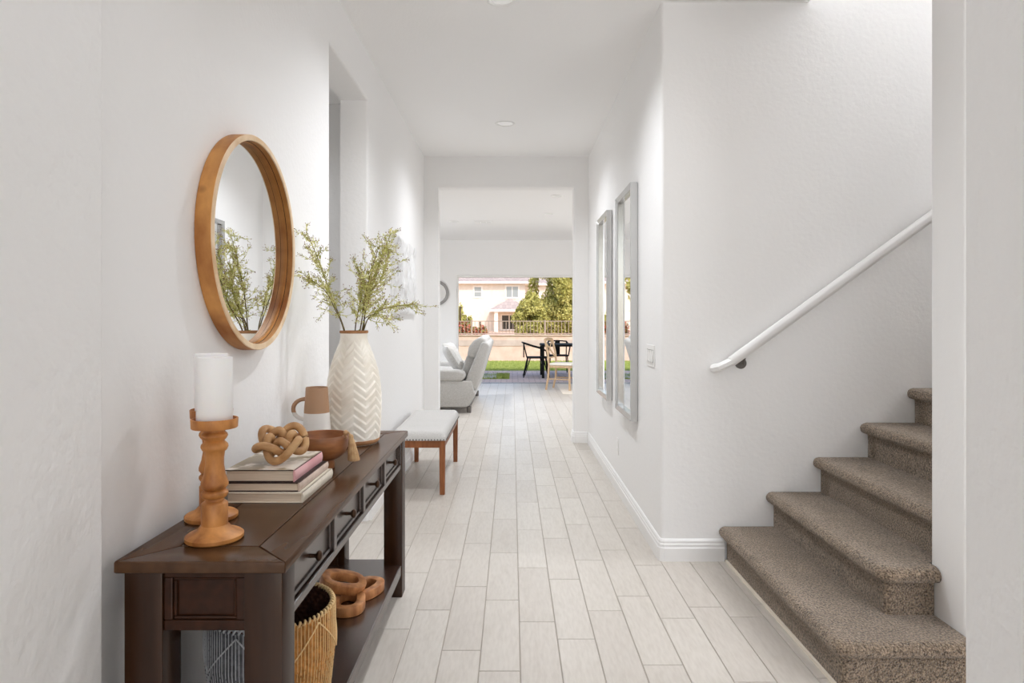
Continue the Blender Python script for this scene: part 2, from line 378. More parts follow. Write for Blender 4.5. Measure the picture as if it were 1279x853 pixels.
for n_, (vis, _, x, y) in enumerate(tiles):
    ky = 1.
    if y+l2 > YB: ky = (YB-.002-(y-l2))/(2*l2); y = y-l2+l2*ky      # tiles cut at the threshold
    if vis and n_ < 300:
        if proto is None:
            o = proto = tb.build('tile', 'floor_tile', floor, fixn=False)
        else:
            o = proto.copy(); COL.objects.link(o); o.parent = floor; o.name = 'tile'
        o.location = (x, y, 0); o.scale = (1, ky, 1)
    else:
        rest.add([(a+x, b*ky+y, c) for a, b, c in tb.v], tb.f)
rest_o = rest.build('tile_field', 'floor_tile', floor, fixn=False); rest_o['kind'] = 'stuff'

# ------------------------------------------------------------------ walls
BN = .018
# left hall wall with its doorway
YD0, YD1, ZD = 3.327, 4.214, 2.703
def open_edge_x(y0, y1, z1, ypl):
    def f(e):
        a, b = e.verts[0].co, e.verts[1].co
        if not (near(a.x, ypl) and near(b.x, ypl)): return False
        ok = lambda p: (near(p.y, y0) or near(p.y, y1)) and p.z < z1+1e-3
        return ok(a) and ok(b)
    return f
wl_poly = [(1.415, 0), (YD0, 0), (YD0, ZD), (YD1, ZD), (YD1, 0), (YA0, 0), (YA0, ZC), (1.415, ZC)]
struct(MB().prism(wl_poly, -1.105, XL, 'x').build('wall_left', 'wall_paint', smooth='auto', bevel=BN, bseg=3, bfilter=open_edge_x(YD0, YD1, ZD, XL)))
struct(MB().box(-1.105, -.88, -1.5, 1.415, 0, ZC).build('wall_entry_left', 'wall_paint_entry', smooth='auto', bevel=.012, bseg=3,
       bfilter=lambda e: all(near(v.co.x, -.88) and near(v.co.y, 1.415) for v in e.verts)))
struct(MB().box(1.0, 1.14, -1.5, 1.457, 0, ZC).build('wall_entry_right', 'wall_paint_entry', smooth='auto', bevel=.014, bseg=3,
       bfilter=lambda e: all(near(v.co.x, 1.0) and near(v.co.y, 1.457) for v in e.verts)))
# right hall wall turning into the wall behind the stairs
L = [(XR, YS), (5.6, YS), (5.6, YS+.17), (XR+.17, YS+.17), (XR+.17, YA0), (XR, YA0)]
struct(MB().prism(L, 0, 5.7, 'z').build('wall_right', 'wall_paint', smooth='auto', bevel=BN, bseg=4,
       bfilter=lambda e: all(near(v.co.x, XR) and near(v.co.y, YS) for v in e.verts)))
struct(MB().box(1.59, 5.6, 2.3, 2.5, 0, 5.7).build('wall_stair_side', 'wall_paint', smooth='auto', bevel=BN, bseg=3,
       bfilter=lambda e: all(near(v.co.x, 1.59) for v in e.verts) and near(e.verts[0].co.y, e.verts[1].co.y)))
struct(box('wall_stair_header', 'wall_paint', (1.47, 1.59, 2.5, YS, ZC+.1, 5.7)))
struct(MB().box(5.5, 5.6, 2.5, YS, 0, 3.7).box(5.5, 5.6, 2.5, YS, 5.45, 5.7).box(5.5, 5.6, 2.5, 2.58, 3.7, 5.45).box(5.5, 5.6, YS-.08, YS, 3.7, 5.45).build('wall_stair_end', 'wall_paint'))
# archway wall
AX0, AX1, AZ = -.775, .643, 2.676
ap = [(-3.4, 0), (AX0, 0), (AX0, AZ), (AX1, AZ), (AX1, 0), (3.4, 0), (3.4, 3.05), (-3.4, 3.05)]
def arch_edge(e):
    a, b = e.verts[0].co, e.verts[1].co
    if not near(a.y, b.y): return False
    ok = lambda p: (near(p.x, AX0) or near(p.x, AX1)) and p.z < AZ+1e-3
    return ok(a) and ok(b)
struct(MB().prism(ap, YA0, YA1, 'y').build('wall_archway', 'wall_paint', smooth='auto', bevel=.014, bseg=3, bfilter=arch_edge))
# great room shell
SX0, SX1, SZ = -1.123, 2.75, 2.178
bp_ = [(-3.4, -.12), (SX0, -.12), (SX0, -.004), (SX0, SZ), (SX1, SZ), (SX1, -.12), (3.4, -.12), (3.4, 3.12), (-3.4, 3.12)]
struct(MB().prism(bp_, YB, YB+.16, 'y').build('wall_back', 'wall_paint'))
def side_wall(name, x0, x1):      # wall with one wide window opening, added to carry a lamp
    m = MB(); m.box(x0, x1, YA1, YB, 0, .7); m.box(x0, x1, YA1, YB, 2.5, 3.05); m.box(x0, x1, YA1, 8.3, .7, 2.5); m.box(x0, x1, 12.3, YB, .7, 2.5)
    return struct(m.build(name, 'wall_paint'))
side_wall('wall_great_room_left', -3.4, -3.3); side_wall('wall_great_room_right', 3.3, 3.4)
# entry and side spaces behind / beside the camera
struct(MB().box(-1.2, -.75, -1.6, -1.5, 0, ZC).box(.85, 2.7, -1.6, -1.5, 0, ZC).box(-.75, .85, -1.6, -1.5, 2.85, ZC).build('wall_front', 'wall_paint'))
struct(MB().box(2.6, 2.7, -1.5, -.4, 0, ZC).box(2.6, 2.7, 1.2, 2.3, 0, ZC).box(2.6, 2.7, -.4, 1.2, 0, 1.).box(2.6, 2.7, -.4, 1.2, 2.4, ZC).build('wall_side_passage', 'wall_paint'))
struct(MB().box(-3.3, -3.2, 2.5, 5.3, 0, ZC).box(-3.3, -1.105, 5.2, 5.3, 0, ZC).box(-3.3, -1.105, 2.4, 2.5, 0, ZC).build('wall_side_room', 'wall_paint'))
# ceilings and roof
struct(MB().box(-3.4, 1.59, -1.6, YA0, ZC, ZC+.1).box(1.59, 2.7, -1.6, 2.4, ZC, ZC+.1).build('ceiling', 'ceiling_paint'))
struct(box('ceiling_great_room', 'ceiling_paint', (-3.3, 3.3, YA1, YB, ZG, ZG+.14)))
struct(box('ceiling_stairwell', 'ceiling_paint', (1.47, 5.6, 2.3, YS+.17, 5.7, 5.8)))
struct(MB().box(-4.2, 1.46, -2.2, YS+.2, 3.14, 3.3).box(-4.2, 4.2, YS+.2, 13.75, 3.14, 3.3).box(1.46, 4.2, -2.2, 2.29, 3.14, 3.3).build('roof', 'roof_slab'))

# windows and doors of the shell
def window_unit(name, dims, axis, bars=1):
    """frame round an opening with its glass; dims = x0,x1,y0,y1,z0,z1"""
    x0, x1, y0, y1, z0, z1 = dims
    fr = MB(); t = .05
    if axis == 'x':
        fr.box(x0, x1, y0, y0+t, z0, z1).box(x0, x1, y1-t, y1, z0, z1).box(x0, x1, y0+t, y1-t, z0, z0+t).box(x0, x1, y0+t, y1-t, z1-t, z1)
        for b in range(bars):
            yy = y0+(y1-y0)*(b+1)/(bars+1); fr.box(x0, x1, yy-t/2, yy+t/2, z0+t, z1-t)
    else:
        fr.box(x0, x0+t, y0, y1, z0, z1).box(x1-t, x1, y0, y1, z0, z1).box(x0+t, x1-t, y0, y1, z0, z0+t).box(x0+t, x1-t, y0, y1, z1-t, z1)
    return struct(fr.build(name, 'window_frame'))
window_unit('added_window_2', (-3.38, -3.32, 8.3, 12.3, .7, 2.5), 'x', 2)  # unseen side window, put in to carry an area light
window_unit('added_window_3', (3.32, 3.38, 8.3, 12.3, .7, 2.5), 'x', 2)  # its unseen counterpart, added on the opposite wall for the second lamp
window_unit('window_4', (5.52, 5.58, 2.58, YS-.08, 3.7, 5.45), 'x', 1)
window_unit('added_window_5', (2.62, 2.68, -.4, 1.2, 1., 2.4), 'x', 1)  # unseen passage window, added as the carrier of the fill lamp
d1 = window_unit('door_1', (-.75, .85, -1.58, -1.52, 0, 2.85), 'y')  # unseen front door, its wide opening shaped for the added entry lamp
MB().lathe([(.02, 0), (.03, .01), (.03, .05), (.0, .06)], 12, (.0, 0, 0), close=False).build('door_handle', 'satin_nickel', d1).location = (.70, -1.53, 1.0)

# sliding door: head, jambs, track and the panels stacked at one side
sl = MB(); sl.box(SX0-.0, SX1, YB+.02, YB+.14, SZ-.045, SZ-.001)
sl.box(SX0+.001, SX0+.03, YB+.02, YB+.14, 0, SZ-.045); sl.box(SX1-.03, SX1-.001, YB+.02, YB+.14, 0, SZ-.045)
win1 = struct(sl.build('window_1', 'window_frame'))
box('door_track', 'grey_metal', (SX0+.03, SX1-.03, YB+.0, YB+.15, -.02, .004), win1)
for q in range(2):
    yq = YB+.04+q*.045
    pm = MB(); x0, x1 = 1.45+.02*q, 2.70
    pm.box(x0, x0+.06, yq, yq+.035, .006, SZ-.05).box(x1-.06, x1, yq, yq+.035, .006, SZ-.05).box(x0+.06, x1-.06, yq, yq+.035, .006, .09).box(x0+.06, x1-.06, yq, yq+.035, SZ-.12, SZ-.05)
    pn = pm.build('sliding_panel', 'window_frame', win1)
m_, n_, l_, b_ = new_mat('clear_glass')
b_.inputs['Transmission Weight'].default_value = 1; b_.inputs['Roughness'].default_value = 0; b_.inputs['IOR'].default_value = 1.1; b_.inputs['Base Color'].default_value = (.96, .98, .97, 1)
box('pane', 'clear_glass', (1.52, 2.63, YB+.055, YB+.062, .09, SZ-.12), win1)

# baseboards: stepped profile swept along the wall foot
BPROF = [(0, 0), (.017, 0), (.017, .070), (.0135, .076), (.0135, .090), (.010, .095), (.010, .107), (.005, .116), (0, .118)]
def baseboard(name, path, side=1):
    """path: plan points along the wall face; profile goes to the left of travel when side=1"""
    m = MB(); n = len(path); k = len(BPROF); vs, fs = [], []
    P = [Vector(p) for p in path]
    for i in range(n):
        d0 = (P[i]-P[i-1]).normalized() if i > 0 else None; d1 = (P[i+1]-P[i]).normalized() if i < n-1 else None
        n0 = Vector((-d0.y, d0.x)) if d0 else None; n1 = Vector((-d1.y, d1.x)) if d1 else None
        if n0 and n1: mm = (n0+n1); mm = mm/max(mm.length_squared/2, .2)
        else: mm = n0 or n1
        mm = mm*side
        for (o_, z) in BPROF: vs.append((P[i].x+mm.x*o_, P[i].y+mm.y*o_, z))
    for i in range(n-1):
        for j in range(k-1): fs.append((i*k+j, (i+1)*k+j, (i+1)*k+j+1, i*k+j+1))
    fs.append(tuple(range(k))); fs.append(tuple((n-1)*k+j for j in range(k)))
    m.add(vs, fs)
    return struct(m.build(name, 'trim_white'))
e_ = .0005
r_ = .017   # bullnose corner
def rcorner(cx, cy, sx, sy):   # rounded outside corner from the x-face to the y-face
    return [(cx, cy+sy*r_), (cx+sx*r_*.29, cy+sy*r_*.29), (cx+sx*r_, cy)]
baseboard('baseboard_right', [(XR-e_, YA0-e_)]+[(p[0]-e_, p[1]-e_) for p in rcorner(XR, YS, 1, 1)]+[(1.135, YS-e_)], -1)
baseboard('baseboard_left', [(XL+e_, YD1+.02), (XL+e_, YA0-e_), (AX0-.0, YA0-e_)], -1)
baseboard('baseboard_left_near', [(XL+e_, 1.43), (XL+e_, YD0-.02)], -1)
baseboard('baseboard_pier', [(XR-.018, YA0-e_), (AX1+.014, YA0-e_), (AX1-e_, YA0+.014), (AX1-e_, YA1-.014), (AX1+.014, YA1+e_), (3.28, YA1+e_)], 1)
baseboard('baseboard_pier_left', [(AX0+e_, YA0+.014), (AX0+e_, YA1)], -1)
baseboard('baseboard_back', [(-3.29, YB-e_), (SX0-.01, YB-e_)], -1)

# ------------------------------------------------------------------ stairs (carpeted)
RISE, RUN, X0S = .1855, .2525, 1.150
stair = thing('staircase', (0, 0, 0), 'taupe carpeted staircase climbing along the wall with the white handrail', 'stairs')
NOSE = [(0, 0), (0, .04), (0, .08), (0, .118), (.004, .126), (.018, .128), (.032, .134), (.040, .146), (.041, .160), (.036, .173), (.025, .182), (.010, .186), (-.012, .1855)]
def carpet_step(i):
    z0 = RISE*i; x0 = X0S+RUN*i
    path = []
    yb = YS-.006
    if i < 2:
        yn = 2.285 if i == 0 else 2.47
        xe = 1.587; cr = .024
        L1 = yb-(yn+cr); ns = max(4, int(L1/.012))
        for s in range(ns+1): path.append((x0, yb-L1*s/ns))
        for s in range(1, 6):
            a = PI+PI/2*s/6; path.append((x0+cr+cr*math.cos(a), yn+cr+cr*math.sin(a)))
        L2 = xe-(x0+cr); ns = max(4, int(L2/.012))
        for s in range(ns+1): path.append((x0+cr+L2*s/ns, yn))
        back_x = xe
    else:
        yn = 2.506
        ns = 90
        for s in range(ns+1): path.append((x0, yb-(yb-yn)*s/ns))
        back_x = x0+RUN+.03
    P = [Vector((p[0], p[1])) for p in path]; n = len(P); k = len(NOSE); vs, fs = [], []
    for a in range(n):
        t = (P[min(a+1, n-1)]-P[max(a-1, 0)]).normalized()
        out = Vector((t.y, -t.x))
        # travelling toward -y the outside (towards -x) is on the right-hand side
        for j, (o_, z) in enumerate(NOSE):
            q = Vector((P[a].x+out.x*o_, P[a].y+out.y*o_, z0+z))
            dn = noise.noise(q*90)*.0022+noise.noise(q*25)*.0014
            if 0 < j: q += Vector((out.x, out.y, .5))*dn
            vs.append(q)
    for a in range(n-1):
        for j in range(k-1): fs.append((a*k+j, (a+1)*k+j, (a+1)*k+j+1, a*k+j+1))
    inner = [vs[a*k+k-1] for a in range(n)]
    if i == 0: inner += [Vector((back_x, yb, z0+RISE))]
    elif i == 1: inner += [Vector((back_x, 2.506, z0+RISE)), Vector((x0+RUN+.03, 2.506, z0+RISE)), Vector((x0+RUN+.03, yb, z0+RISE))]
    else: inner += [Vector((back_x, yn, z0+RISE)), Vector((back_x, yb, z0+RISE))]
    base = len(vs); vs += inner; fs.append(tuple(range(base, base+len(inner))))
    m = MB(); m.add(vs, fs)
    return m.build('step', 'carpet', stair, smooth=True)
for i in range(14): carpet_step(i)
# metal/wood edging where carpet meets the tile
box('edging_strip', 'cream_stone', (X0S-.012, X0S-.002, 2.29, YS-.02, .0, .012), stair)

# ------------------------------------------------------------------ handrail
rail = thing('handrail', (1.1, YS, 0), 'white painted wall handrail slanting up beside the carpeted stairs', 'handrail')
rx, rz = 1.155, 1.072; sl_ = .7272
pts = [(rx-1.1, -.062, rz), (rx+3.2-1.1, -.062, rz+3.2*sl_)]
MB().tube(pts, .029, 8, up=(0, 1, 0), sx=.85, sy=1.).build('rail', 'trim_white', rail, bevel=.006, bseg=2, smooth='auto')
MB().tube([(rx+.01-1.1, -.062, rz+.004), (rx-.055-1.1, -.050, rz-.030), (rx-.075-1.1, -.002, rz-.040)], .024, 8).build('rail_return', 'trim_white', rail, smooth='auto')
for bx in (1.225, 2.6, 3.9):
    zz = rz+(bx-rx)*sl_
    b = MB(); b.tube([(bx-1.1, -.001, zz-.062), (bx-1.1, -.012, zz-.062)], .030, 20, up=(0, 0, 1)); b.tube([(bx-1.1, -.012, zz-.062), (bx-1.1, -.05, zz-.062), (bx-1.1, -.062, zz-.028)], .008, 8)
    b.build('bracket', 'satin_nickel', rail, smooth='auto')

# ------------------------------------------------------------------ lights and vents on the ceilings
def downlight(x, y, z, label, power=50., group=None):
    t = thing('downlight', (x, y, z), label, 'ceiling light', group)
    MB().lathe([(.062, -.001), (.064, -.006), (.074, -.008), (.084, -.005), (.085, -.0005)], 40, close=False).build('trim_ring', 'white_plastic', t, smooth=True)
    MB().lathe([(.062, -.0012), (.055, -.0010), (.001, -.0008)], 32, close=False).build('lens', 'lamp_interior', t, smooth=True)
    if power:
        d = bpy.data.lights.new('downlight_lamp', 'SPOT'); d.energy = power; d.spot_size = math.radians(146); d.spot_blend = 1.; d.shadow_soft_size = .05; d.color = (.93, .955, 1.)
        lo = bpy.data.objects.new('downlight_lamp', d); COL.objects.link(lo); lo.parent = t; lo.location = (0, 0, -.02)
    return t
downlight(-.063, 5.72, ZC, 'round recessed downlight in the hall ceiling near the archway', 42.)
downlight(-.055, 3.49, ZC, 'round recessed downlight in the hall ceiling beside the stairwell', 50.)
downlight(-.05, 1.25, ZC, 'round recessed downlight in the entry ceiling', 8.)
downlight(.575, 8.45, ZG, 'recessed downlight of the great room ceiling nearer the archway', 62.)
downlight(.56, 9.9, ZG, 'recessed downlight of the great room ceiling midway to the sliding door', 62.)
downlight(-.96, 10.7, ZG, 'small recessed downlight in the great room ceiling beside the air vent', 62.)
downlight(-2.2, 4.75, ZC, 'added unseen downlight brightening the side room beyond the doorway', 20.)  # fixture and lamp added to lift the dim strip past the doorway
vent = thing('air_vent', (-.475, 10.75, ZG), 'white slatted air vent in the great room ceiling', 'vent')
MB().box(-.15, .15, -.075, -.06, -.008, -.001).box(-.15, .15, .06, .075, -.008, -.001).box(-.15, -.135, -.06, .06, -.008, -.001).box(.135, .15, -.06, .06, -.008, -.001).build('frame', 'white_plastic', vent)
for q in range(3): box('slat_group', 'lamp_interior', (-.13+q*.09, -.05+q*.09, -.058, .058, -.005, -.0015), vent)

# ------------------------------------------------------------------ round mirror on the left wall
RM = .366; ym, zm = 2.272, 1.558
mir = thing('round_mirror', (XL, ym, zm), 'round wall mirror in a deep honey-wood frame above the console table', 'mirror')
def ring_x(name, m, prof, parent, seg=96):   # lathe about the x axis; prof = (radius, x)
    b = MB(); b.lathe(prof+[prof[0]], seg, close=False)
    b.v = [(z, x, y) for x, y, z in b.v]
    return b.build(name, m, parent, smooth='auto')
TD = .052
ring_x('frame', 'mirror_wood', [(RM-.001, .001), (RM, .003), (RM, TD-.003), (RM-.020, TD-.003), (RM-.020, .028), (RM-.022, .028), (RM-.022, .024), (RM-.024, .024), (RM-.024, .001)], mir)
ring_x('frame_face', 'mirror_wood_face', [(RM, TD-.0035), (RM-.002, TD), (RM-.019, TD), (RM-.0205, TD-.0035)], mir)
ring_x('shadow_line', 'shadow_gap', [(RM-.0192, .030), (RM-.0206, .030), (RM-.0206, .0275), (RM-.0192, .0275)], mir)
b = MB(); b.lathe([(.0005, .0155), (RM-.0245, .0155), (RM-.0245, .010), (.0005, .010)], 96, close=False); b.v = [(z, x, y) for x, y, z in b.v]
b.build('glass', 'mirror_glass', mir)

# ------------------------------------------------------------------ two tall mirrors on the right wall
def tall_mirror(y0, y1, label):
    z0, z1 = .645, 2.17; t = thing('wall_mirror', (XR, (y0+y1)/2, z0), label, 'mirror')
    h = z1-z0; w = (y1-y0)/2; d = .050; fw = .032
    for nm, poly in (('frame_side', [(-w, 0), (-w+fw, fw), (-w+fw, h-fw), (-w, h)]), ('frame_side', [(w, 0), (w, h), (w-fw, h-fw), (w-fw, fw)]),
                     ('frame_rail', [(-w, 0), (w, 0), (w-fw, fw), (-w+fw, fw)]), ('frame_rail', [(-w, h), (-w+fw, h-fw), (w-fw, h-fw), (w, h)])):
        m = MB(); n = 4
        # outer face low, inner edge sloped: shallow scoop towards the glass
        vs = []
        for (yy, zz) in poly:
            inner = abs(abs(yy)-(w-fw)) < 1e-6
            vs.append((-.001, yy, zz)); vs.append((-(d if not inner else d*.72), yy, zz))
        fs = [(0, 2, 4, 6), (7, 5, 3, 1)]+[(2*i, 2*((i+1) % 4), 2*((i+1) % 4)+1, 2*i+1) for i in range(4)]
        m.add(vs, fs); m.build(nm, 'silver_frame', t, bevel=.002, bseg=1)
    box('glass', 'mirror_glass', (-.014, -.009, -w+fw-.003, w-fw+.003, fw-.003, h-fw+.003), t)
    return t
tall_mirror(4.18, 4.80, 'tall silver-framed wall mirror closer to the light switches')
tall_mirror(5.25, 5.87, 'tall silver-framed wall mirror closer to the archway')

# switch plate and outlet
sw = thing('light_switch', (XR, 3.785, 1.088), 'white four-gang light switch plate at the wall corner', 'switch')
box('plate', 'white_plastic', (-.006, -.0005, -.105, .105, -.062, .062), sw, bevel=.002)
for q in range(4):
    yy = -.0675+q*.045
    box('rocker_gap', 'shadow_gap', (-.0066, -.0058, yy-.0185, yy+.0185, -.035, .035), sw)
    MB().add([(-.006, yy-.0165, -.033), (-.006, yy+.0165, -.033), (-.006, yy+.0165, .033), (-.006, yy-.0165, .033),
              (-.013, yy-.0165, -.033), (-.013, yy+.0165, -.033), (-.0075, yy+.0165, .033), (-.0075, yy-.0165, .033)],
             [(4, 5, 6, 7), (0, 1, 5, 4), (1, 2, 6, 5), (2, 3, 7, 6), (3, 0, 4, 7)]).build('rocker', 'white_plastic', sw)
ou = thing('wall_outlet', (XR, 4.97, .335), 'white wall outlet plate below the tall mirror', 'outlet')
box('plate', 'white_plastic', (-.006, -.0005, -.037, .037, -.062, .062), ou, bevel=.002)
for q in (-1, 1): box('socket', 'white_plastic', (-.009, -.006, -.017, .017, q*.024-.015, q*.024+.015), ou, bevel=.002)

# ------------------------------------------------------------------ wall art on the left wall
art = thing('wall_art', (XL, 5.58, 1.645), 'white textured plaster relief panel hung above the bench', 'wall art')
aw, ah = .58, .305
g = MB(); nu, nv = 70, 40; vs, fs = [], []
for i in range(nu+1):
    for j in range(nv+1):
        y = -aw+2*aw*i/nu; z = -ah+2*ah*j/nv
        e = min(i, nu-i, j, nv-j); dd = 0 if e == 0 else (noise.noise(Vector((y*5, z*2.2, 1)))*.03+abs(noise.noise(Vector((y*16, z*5, 4))))*.035)
        vs.append((.024+dd, y, z))
for i in range(nu):
    for j in range(nv): a = i*(nv+1)+j; fs.append((a, a+nv+1, a+nv+2, a+1))
g.add(vs, fs); g.build('relief', 'art_plaster', art, smooth=True)
box('panel', 'art_plaster', (.001, .023, -aw, aw, -ah, ah), art)

# ------------------------------------------------------------------ console table
TX0, TX1, TY0, TY1, TZ0, TZ = -.884, -.502, 1.452, 3.160, .735, .762
con = thing('console_table', (0, 0, 0), 'long dark brown console table with four drawers and a lower shelf', 'console table')
fb, g_ = .098, .0012      # border board width, joint half-gap
xm0, xm1, ym0, ym1 = TX0+fb, TX1-fb, TY0+fb*1.05, TY1-fb*1.05
boards = [[(TX0, TY0), (TX1, TY0), (xm1, ym0-g_), (xm0, ym0-g_)], [(TX1, TY1), (TX0, TY1), (xm0, ym1+g_), (xm1, ym1+g_)],
          [(TX1, TY0), (TX1, TY1), (xm1+g_, ym1), (xm1+g_, ym0)], [(TX0, TY1), (TX0, TY0), (xm0-g_, ym0), (xm0-g_, ym1)]]
def shrink(poly, d):
    c = Vector((sum(p[0] for p in poly)/4, sum(p[1] for p in poly)/4)); out = []
    n = len(poly)
    for i in range(n):
        a, b2, c2 = Vector(poly[i-1]), Vector(poly[i]), Vector(poly[(i+1) % n])
        n1 = (b2-a).normalized(); n1 = Vector((-n1.y, n1.x)); n2 = (c2-b2).normalized(); n2 = Vector((-n2.y, n2.x))
        mm = n1+n2; mm = mm/(mm.length_squared/2); out.append(tuple(b2+mm*d))
    return out
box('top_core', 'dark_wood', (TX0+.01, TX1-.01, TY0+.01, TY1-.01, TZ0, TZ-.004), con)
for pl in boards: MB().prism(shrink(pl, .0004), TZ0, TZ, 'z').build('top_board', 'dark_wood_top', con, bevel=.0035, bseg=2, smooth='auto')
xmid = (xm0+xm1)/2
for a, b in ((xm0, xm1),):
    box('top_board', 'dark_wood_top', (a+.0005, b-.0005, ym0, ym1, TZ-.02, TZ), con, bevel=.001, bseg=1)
LW = .086; LX0, LX1, LY0, LY1 = -.868, -.514, 1.466, 3.146
for lx in (LX0, LX1-LW):
    for ly in (LY0, LY1-LW):
        box('leg', 'dark_wood_upright', (lx, lx+LW, ly, ly+LW, 0, TZ0), con, bevel=.004, bseg=2, smooth='auto')
ZA = .600   # underside of the apron
# end panels (recessed, with moulding)
for s, yf in ((1, LY0), (-1, LY1)):
    xa, xb = LX0+LW, LX1-LW
    y_a, y_b = (yf+.006, yf+.028) if s > 0 else (yf-.028, yf-.006)
    MB().box(xa, xb, y_a, y_b, ZA, ZA+.024).box(xa, xb, y_a, y_b, TZ0-.016, TZ0-.0005).box(xa, xa+.02, y_a, y_b, ZA+.024, TZ0-.016).box(xb-.02, xb, y_a, y_b, ZA+.024, TZ0-.016).build('end_frame', 'dark_wood', con, bevel=.003, bseg=2)
    yo = yf+s*.017
    ya2, yb2 = min(yo, yo+s*.012), max(yo, yo+s*.012)
    box('end_panel', 'dark_wood', (xa+.018, xb-.018, ya2, yb2, ZA+.02, TZ0-.014), con)
    mo = MB(); q = .007
    for (u0, u1, v0, v1) in ((xa+.02, xb-.02, ZA+.024, ZA+.024+q), (xa+.02, xb-.02, TZ0-.016-q, TZ0-.016), (xa+.02, xa+.02+q, ZA+.024+q, TZ0-.016-q), (xb-.02-q, xb-.02, ZA+.024+q, TZ0-.016-q)):
        mo.box(u0, u1, min(yf+s*.010, yf+s*.017), max(yf+s*.010, yf+s*.017), v0, v1)
    mo.build('moulding', 'dark_wood', con, bevel=.002, bseg=1)
# front frame, stiles and drawers
YD_0, YD_1 = LY0+LW, LY1-LW; XFf = LX1-.005
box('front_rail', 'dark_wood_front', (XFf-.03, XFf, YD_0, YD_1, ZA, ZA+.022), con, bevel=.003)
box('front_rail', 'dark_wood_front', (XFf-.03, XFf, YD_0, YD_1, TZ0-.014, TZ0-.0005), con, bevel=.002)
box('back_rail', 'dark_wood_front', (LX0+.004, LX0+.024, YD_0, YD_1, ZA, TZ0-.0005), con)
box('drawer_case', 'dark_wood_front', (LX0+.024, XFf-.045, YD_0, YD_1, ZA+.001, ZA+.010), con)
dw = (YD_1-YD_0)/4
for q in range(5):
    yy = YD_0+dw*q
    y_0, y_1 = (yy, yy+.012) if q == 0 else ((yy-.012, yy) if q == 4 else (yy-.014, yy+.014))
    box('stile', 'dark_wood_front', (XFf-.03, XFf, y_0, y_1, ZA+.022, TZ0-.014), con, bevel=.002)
for q in range(4):
    yc = YD_0+dw*(q+.5); hw = dw/2-.016; z0, z1 = ZA+.025, TZ0-.017
    dr = MB(); dr.box(XFf-.042, XFf-.016, yc-hw, yc+hw, z0, z1)
    d = dr.build('drawer', 'dark_wood_front', con, bevel=.003, bseg=2)
    fr = MB(); q_ = .010; xf0, xf1 = XFf-.017, XFf-.009
    fr.box(xf0, xf1, yc-hw, yc+hw, z0, z0+q_).box(xf0, xf1, yc-hw, yc+hw, z1-q_, z1).box(xf0, xf1, yc-hw, yc-hw+q_, z0+q_, z1-q_).box(xf0, xf1, yc+hw-q_, yc+hw, z0+q_, z1-q_)
    fr.build('bead_moulding', 'dark_wood_front', d, bevel=.002, bseg=1)
    kb = MB(); kb.lathe([(.006, 0), (.005, .010), (.006, .014), (.0125, .018), (.0145, .023), (.013, .028), (.006, .031), (.0005, .0315)], 20, close=False)
    kb.v = [(z+XFf-.016, x+yc, y+(z0+z1)/2) for x, y, z in kb.v]
    kb.build('knob', 'bronze', d, smooth=True)
# lower shelf
SHZ = .152
box('shelf', 'dark_wood_front', (LX0+.012, LX1-.004, LY0+.01, LY1-.01, SHZ-.048, SHZ), con, bevel=.004, bseg=2)

# ------------------------------------------------------------------ things on the console table
HP = [(.001, 0), (.064, 0), (.067, .003), (.067, .011), (.062, .015), (.050, .019), (.040, .025), (.033, .034), (.0305, .036), (.0305, .087), (.028, .090), (.022, .094), (.022, .100),
      (.028, .103), (.0315, .109), (.031, .115), (.027, .119), (.023, .121), (.027, .124), (.0315, .131), (.0315, .138), (.029, .146), (.025, .158), (.0215, .180), (.0215, .198), (.0235, .213),
      (.0285, .218), (.0315, .225), (.0305, .231), (.025, .237), (.022, .240), (.0275, .246), (.0305, .252), (.029, .257), (.024, .262), (.024, .266), (.030, .269), (.0515, .271), (.053, .273), (.054, .293), (.053, .2945), (.0505, .2945), (.0495, .286), (.001, .286)]
def candlestick(x, y, label, rz=0, extra=0):
    t = thing('candle_holder', (x, y, TZ+.0003), label, 'candle holder', 'candle holders on the console table', rz)
    MB().lathe(HP, 48, close=False).build('turned_stem', 'honey_wood', t, smooth='auto')
    return t
candlestick(-.728, 1.605, 'turned honey-wood candle holder in front, farther from the wall')
candlestick(-.812, 1.772, 'turned honey-wood candle holder close to the wall, half hidden by its twin', rz=1.3)
def candle(x, y, label):
    t = thing('pillar_candle', (x, y, TZ+.287), label, 'candle', 'white pillar candles')
    MB().lathe([(.001, 0), (.0405, 0), (.0415, .002), (.0415, .154), (.040, .157), (.037, .1565), (.033, .153), (.001, .1515)], 48, close=False).build('wax', 'candle_wax', t, smooth='auto')
    MB().tube([(0, 0, .150), (.001, 0, .156)], .001, 6).build('wick', 'book_cream', t)
candle(-.728, 1.605, 'white pillar candle on the front wooden candle holder')
candle(-.812, 1.772, 'white pillar candle on the candle holder close to the wall')

def book(x0, x1, y0, y1, z0, th, cover, spine, label, top=None, tilt=0):
    t = thing('book', ((x0+x1)/2, (y0+y1)/2, z0), label, 'book', 'stacked books on the console table', tilt)
    w, l, c = (x1-x0)/2, (y1-y0)/2, .0028
    box('back_cover', cover, (-w, w, -l, l, 0, c), t, bevel=.0006, bseg=1)
    box('front_cover', cover, (-w, w, -l, l, th-c, th), t, bevel=.0006, bseg=1)
    if top: box('cover_print', top, (-w+.001, w-.003, -l+.001, l-.001, th, th+.0004), t)
    sp = MB(); n = 7; poly = [(w-.004, 0)]+[(w+.0035*math.sin(PI*i/(n-1))-.0005, th*i/(n-1)) for i in range(n)]+[(w-.004, th)]
    sp.prism(poly, -l, l, 'y').build('spine', spine, t, smooth='auto')
    box('pages', 'paper', (-w+.004, w-.006, -l+.004, l-.004, c+.0001, th-c-.0001), t)
    return t
bz = TZ+.0004
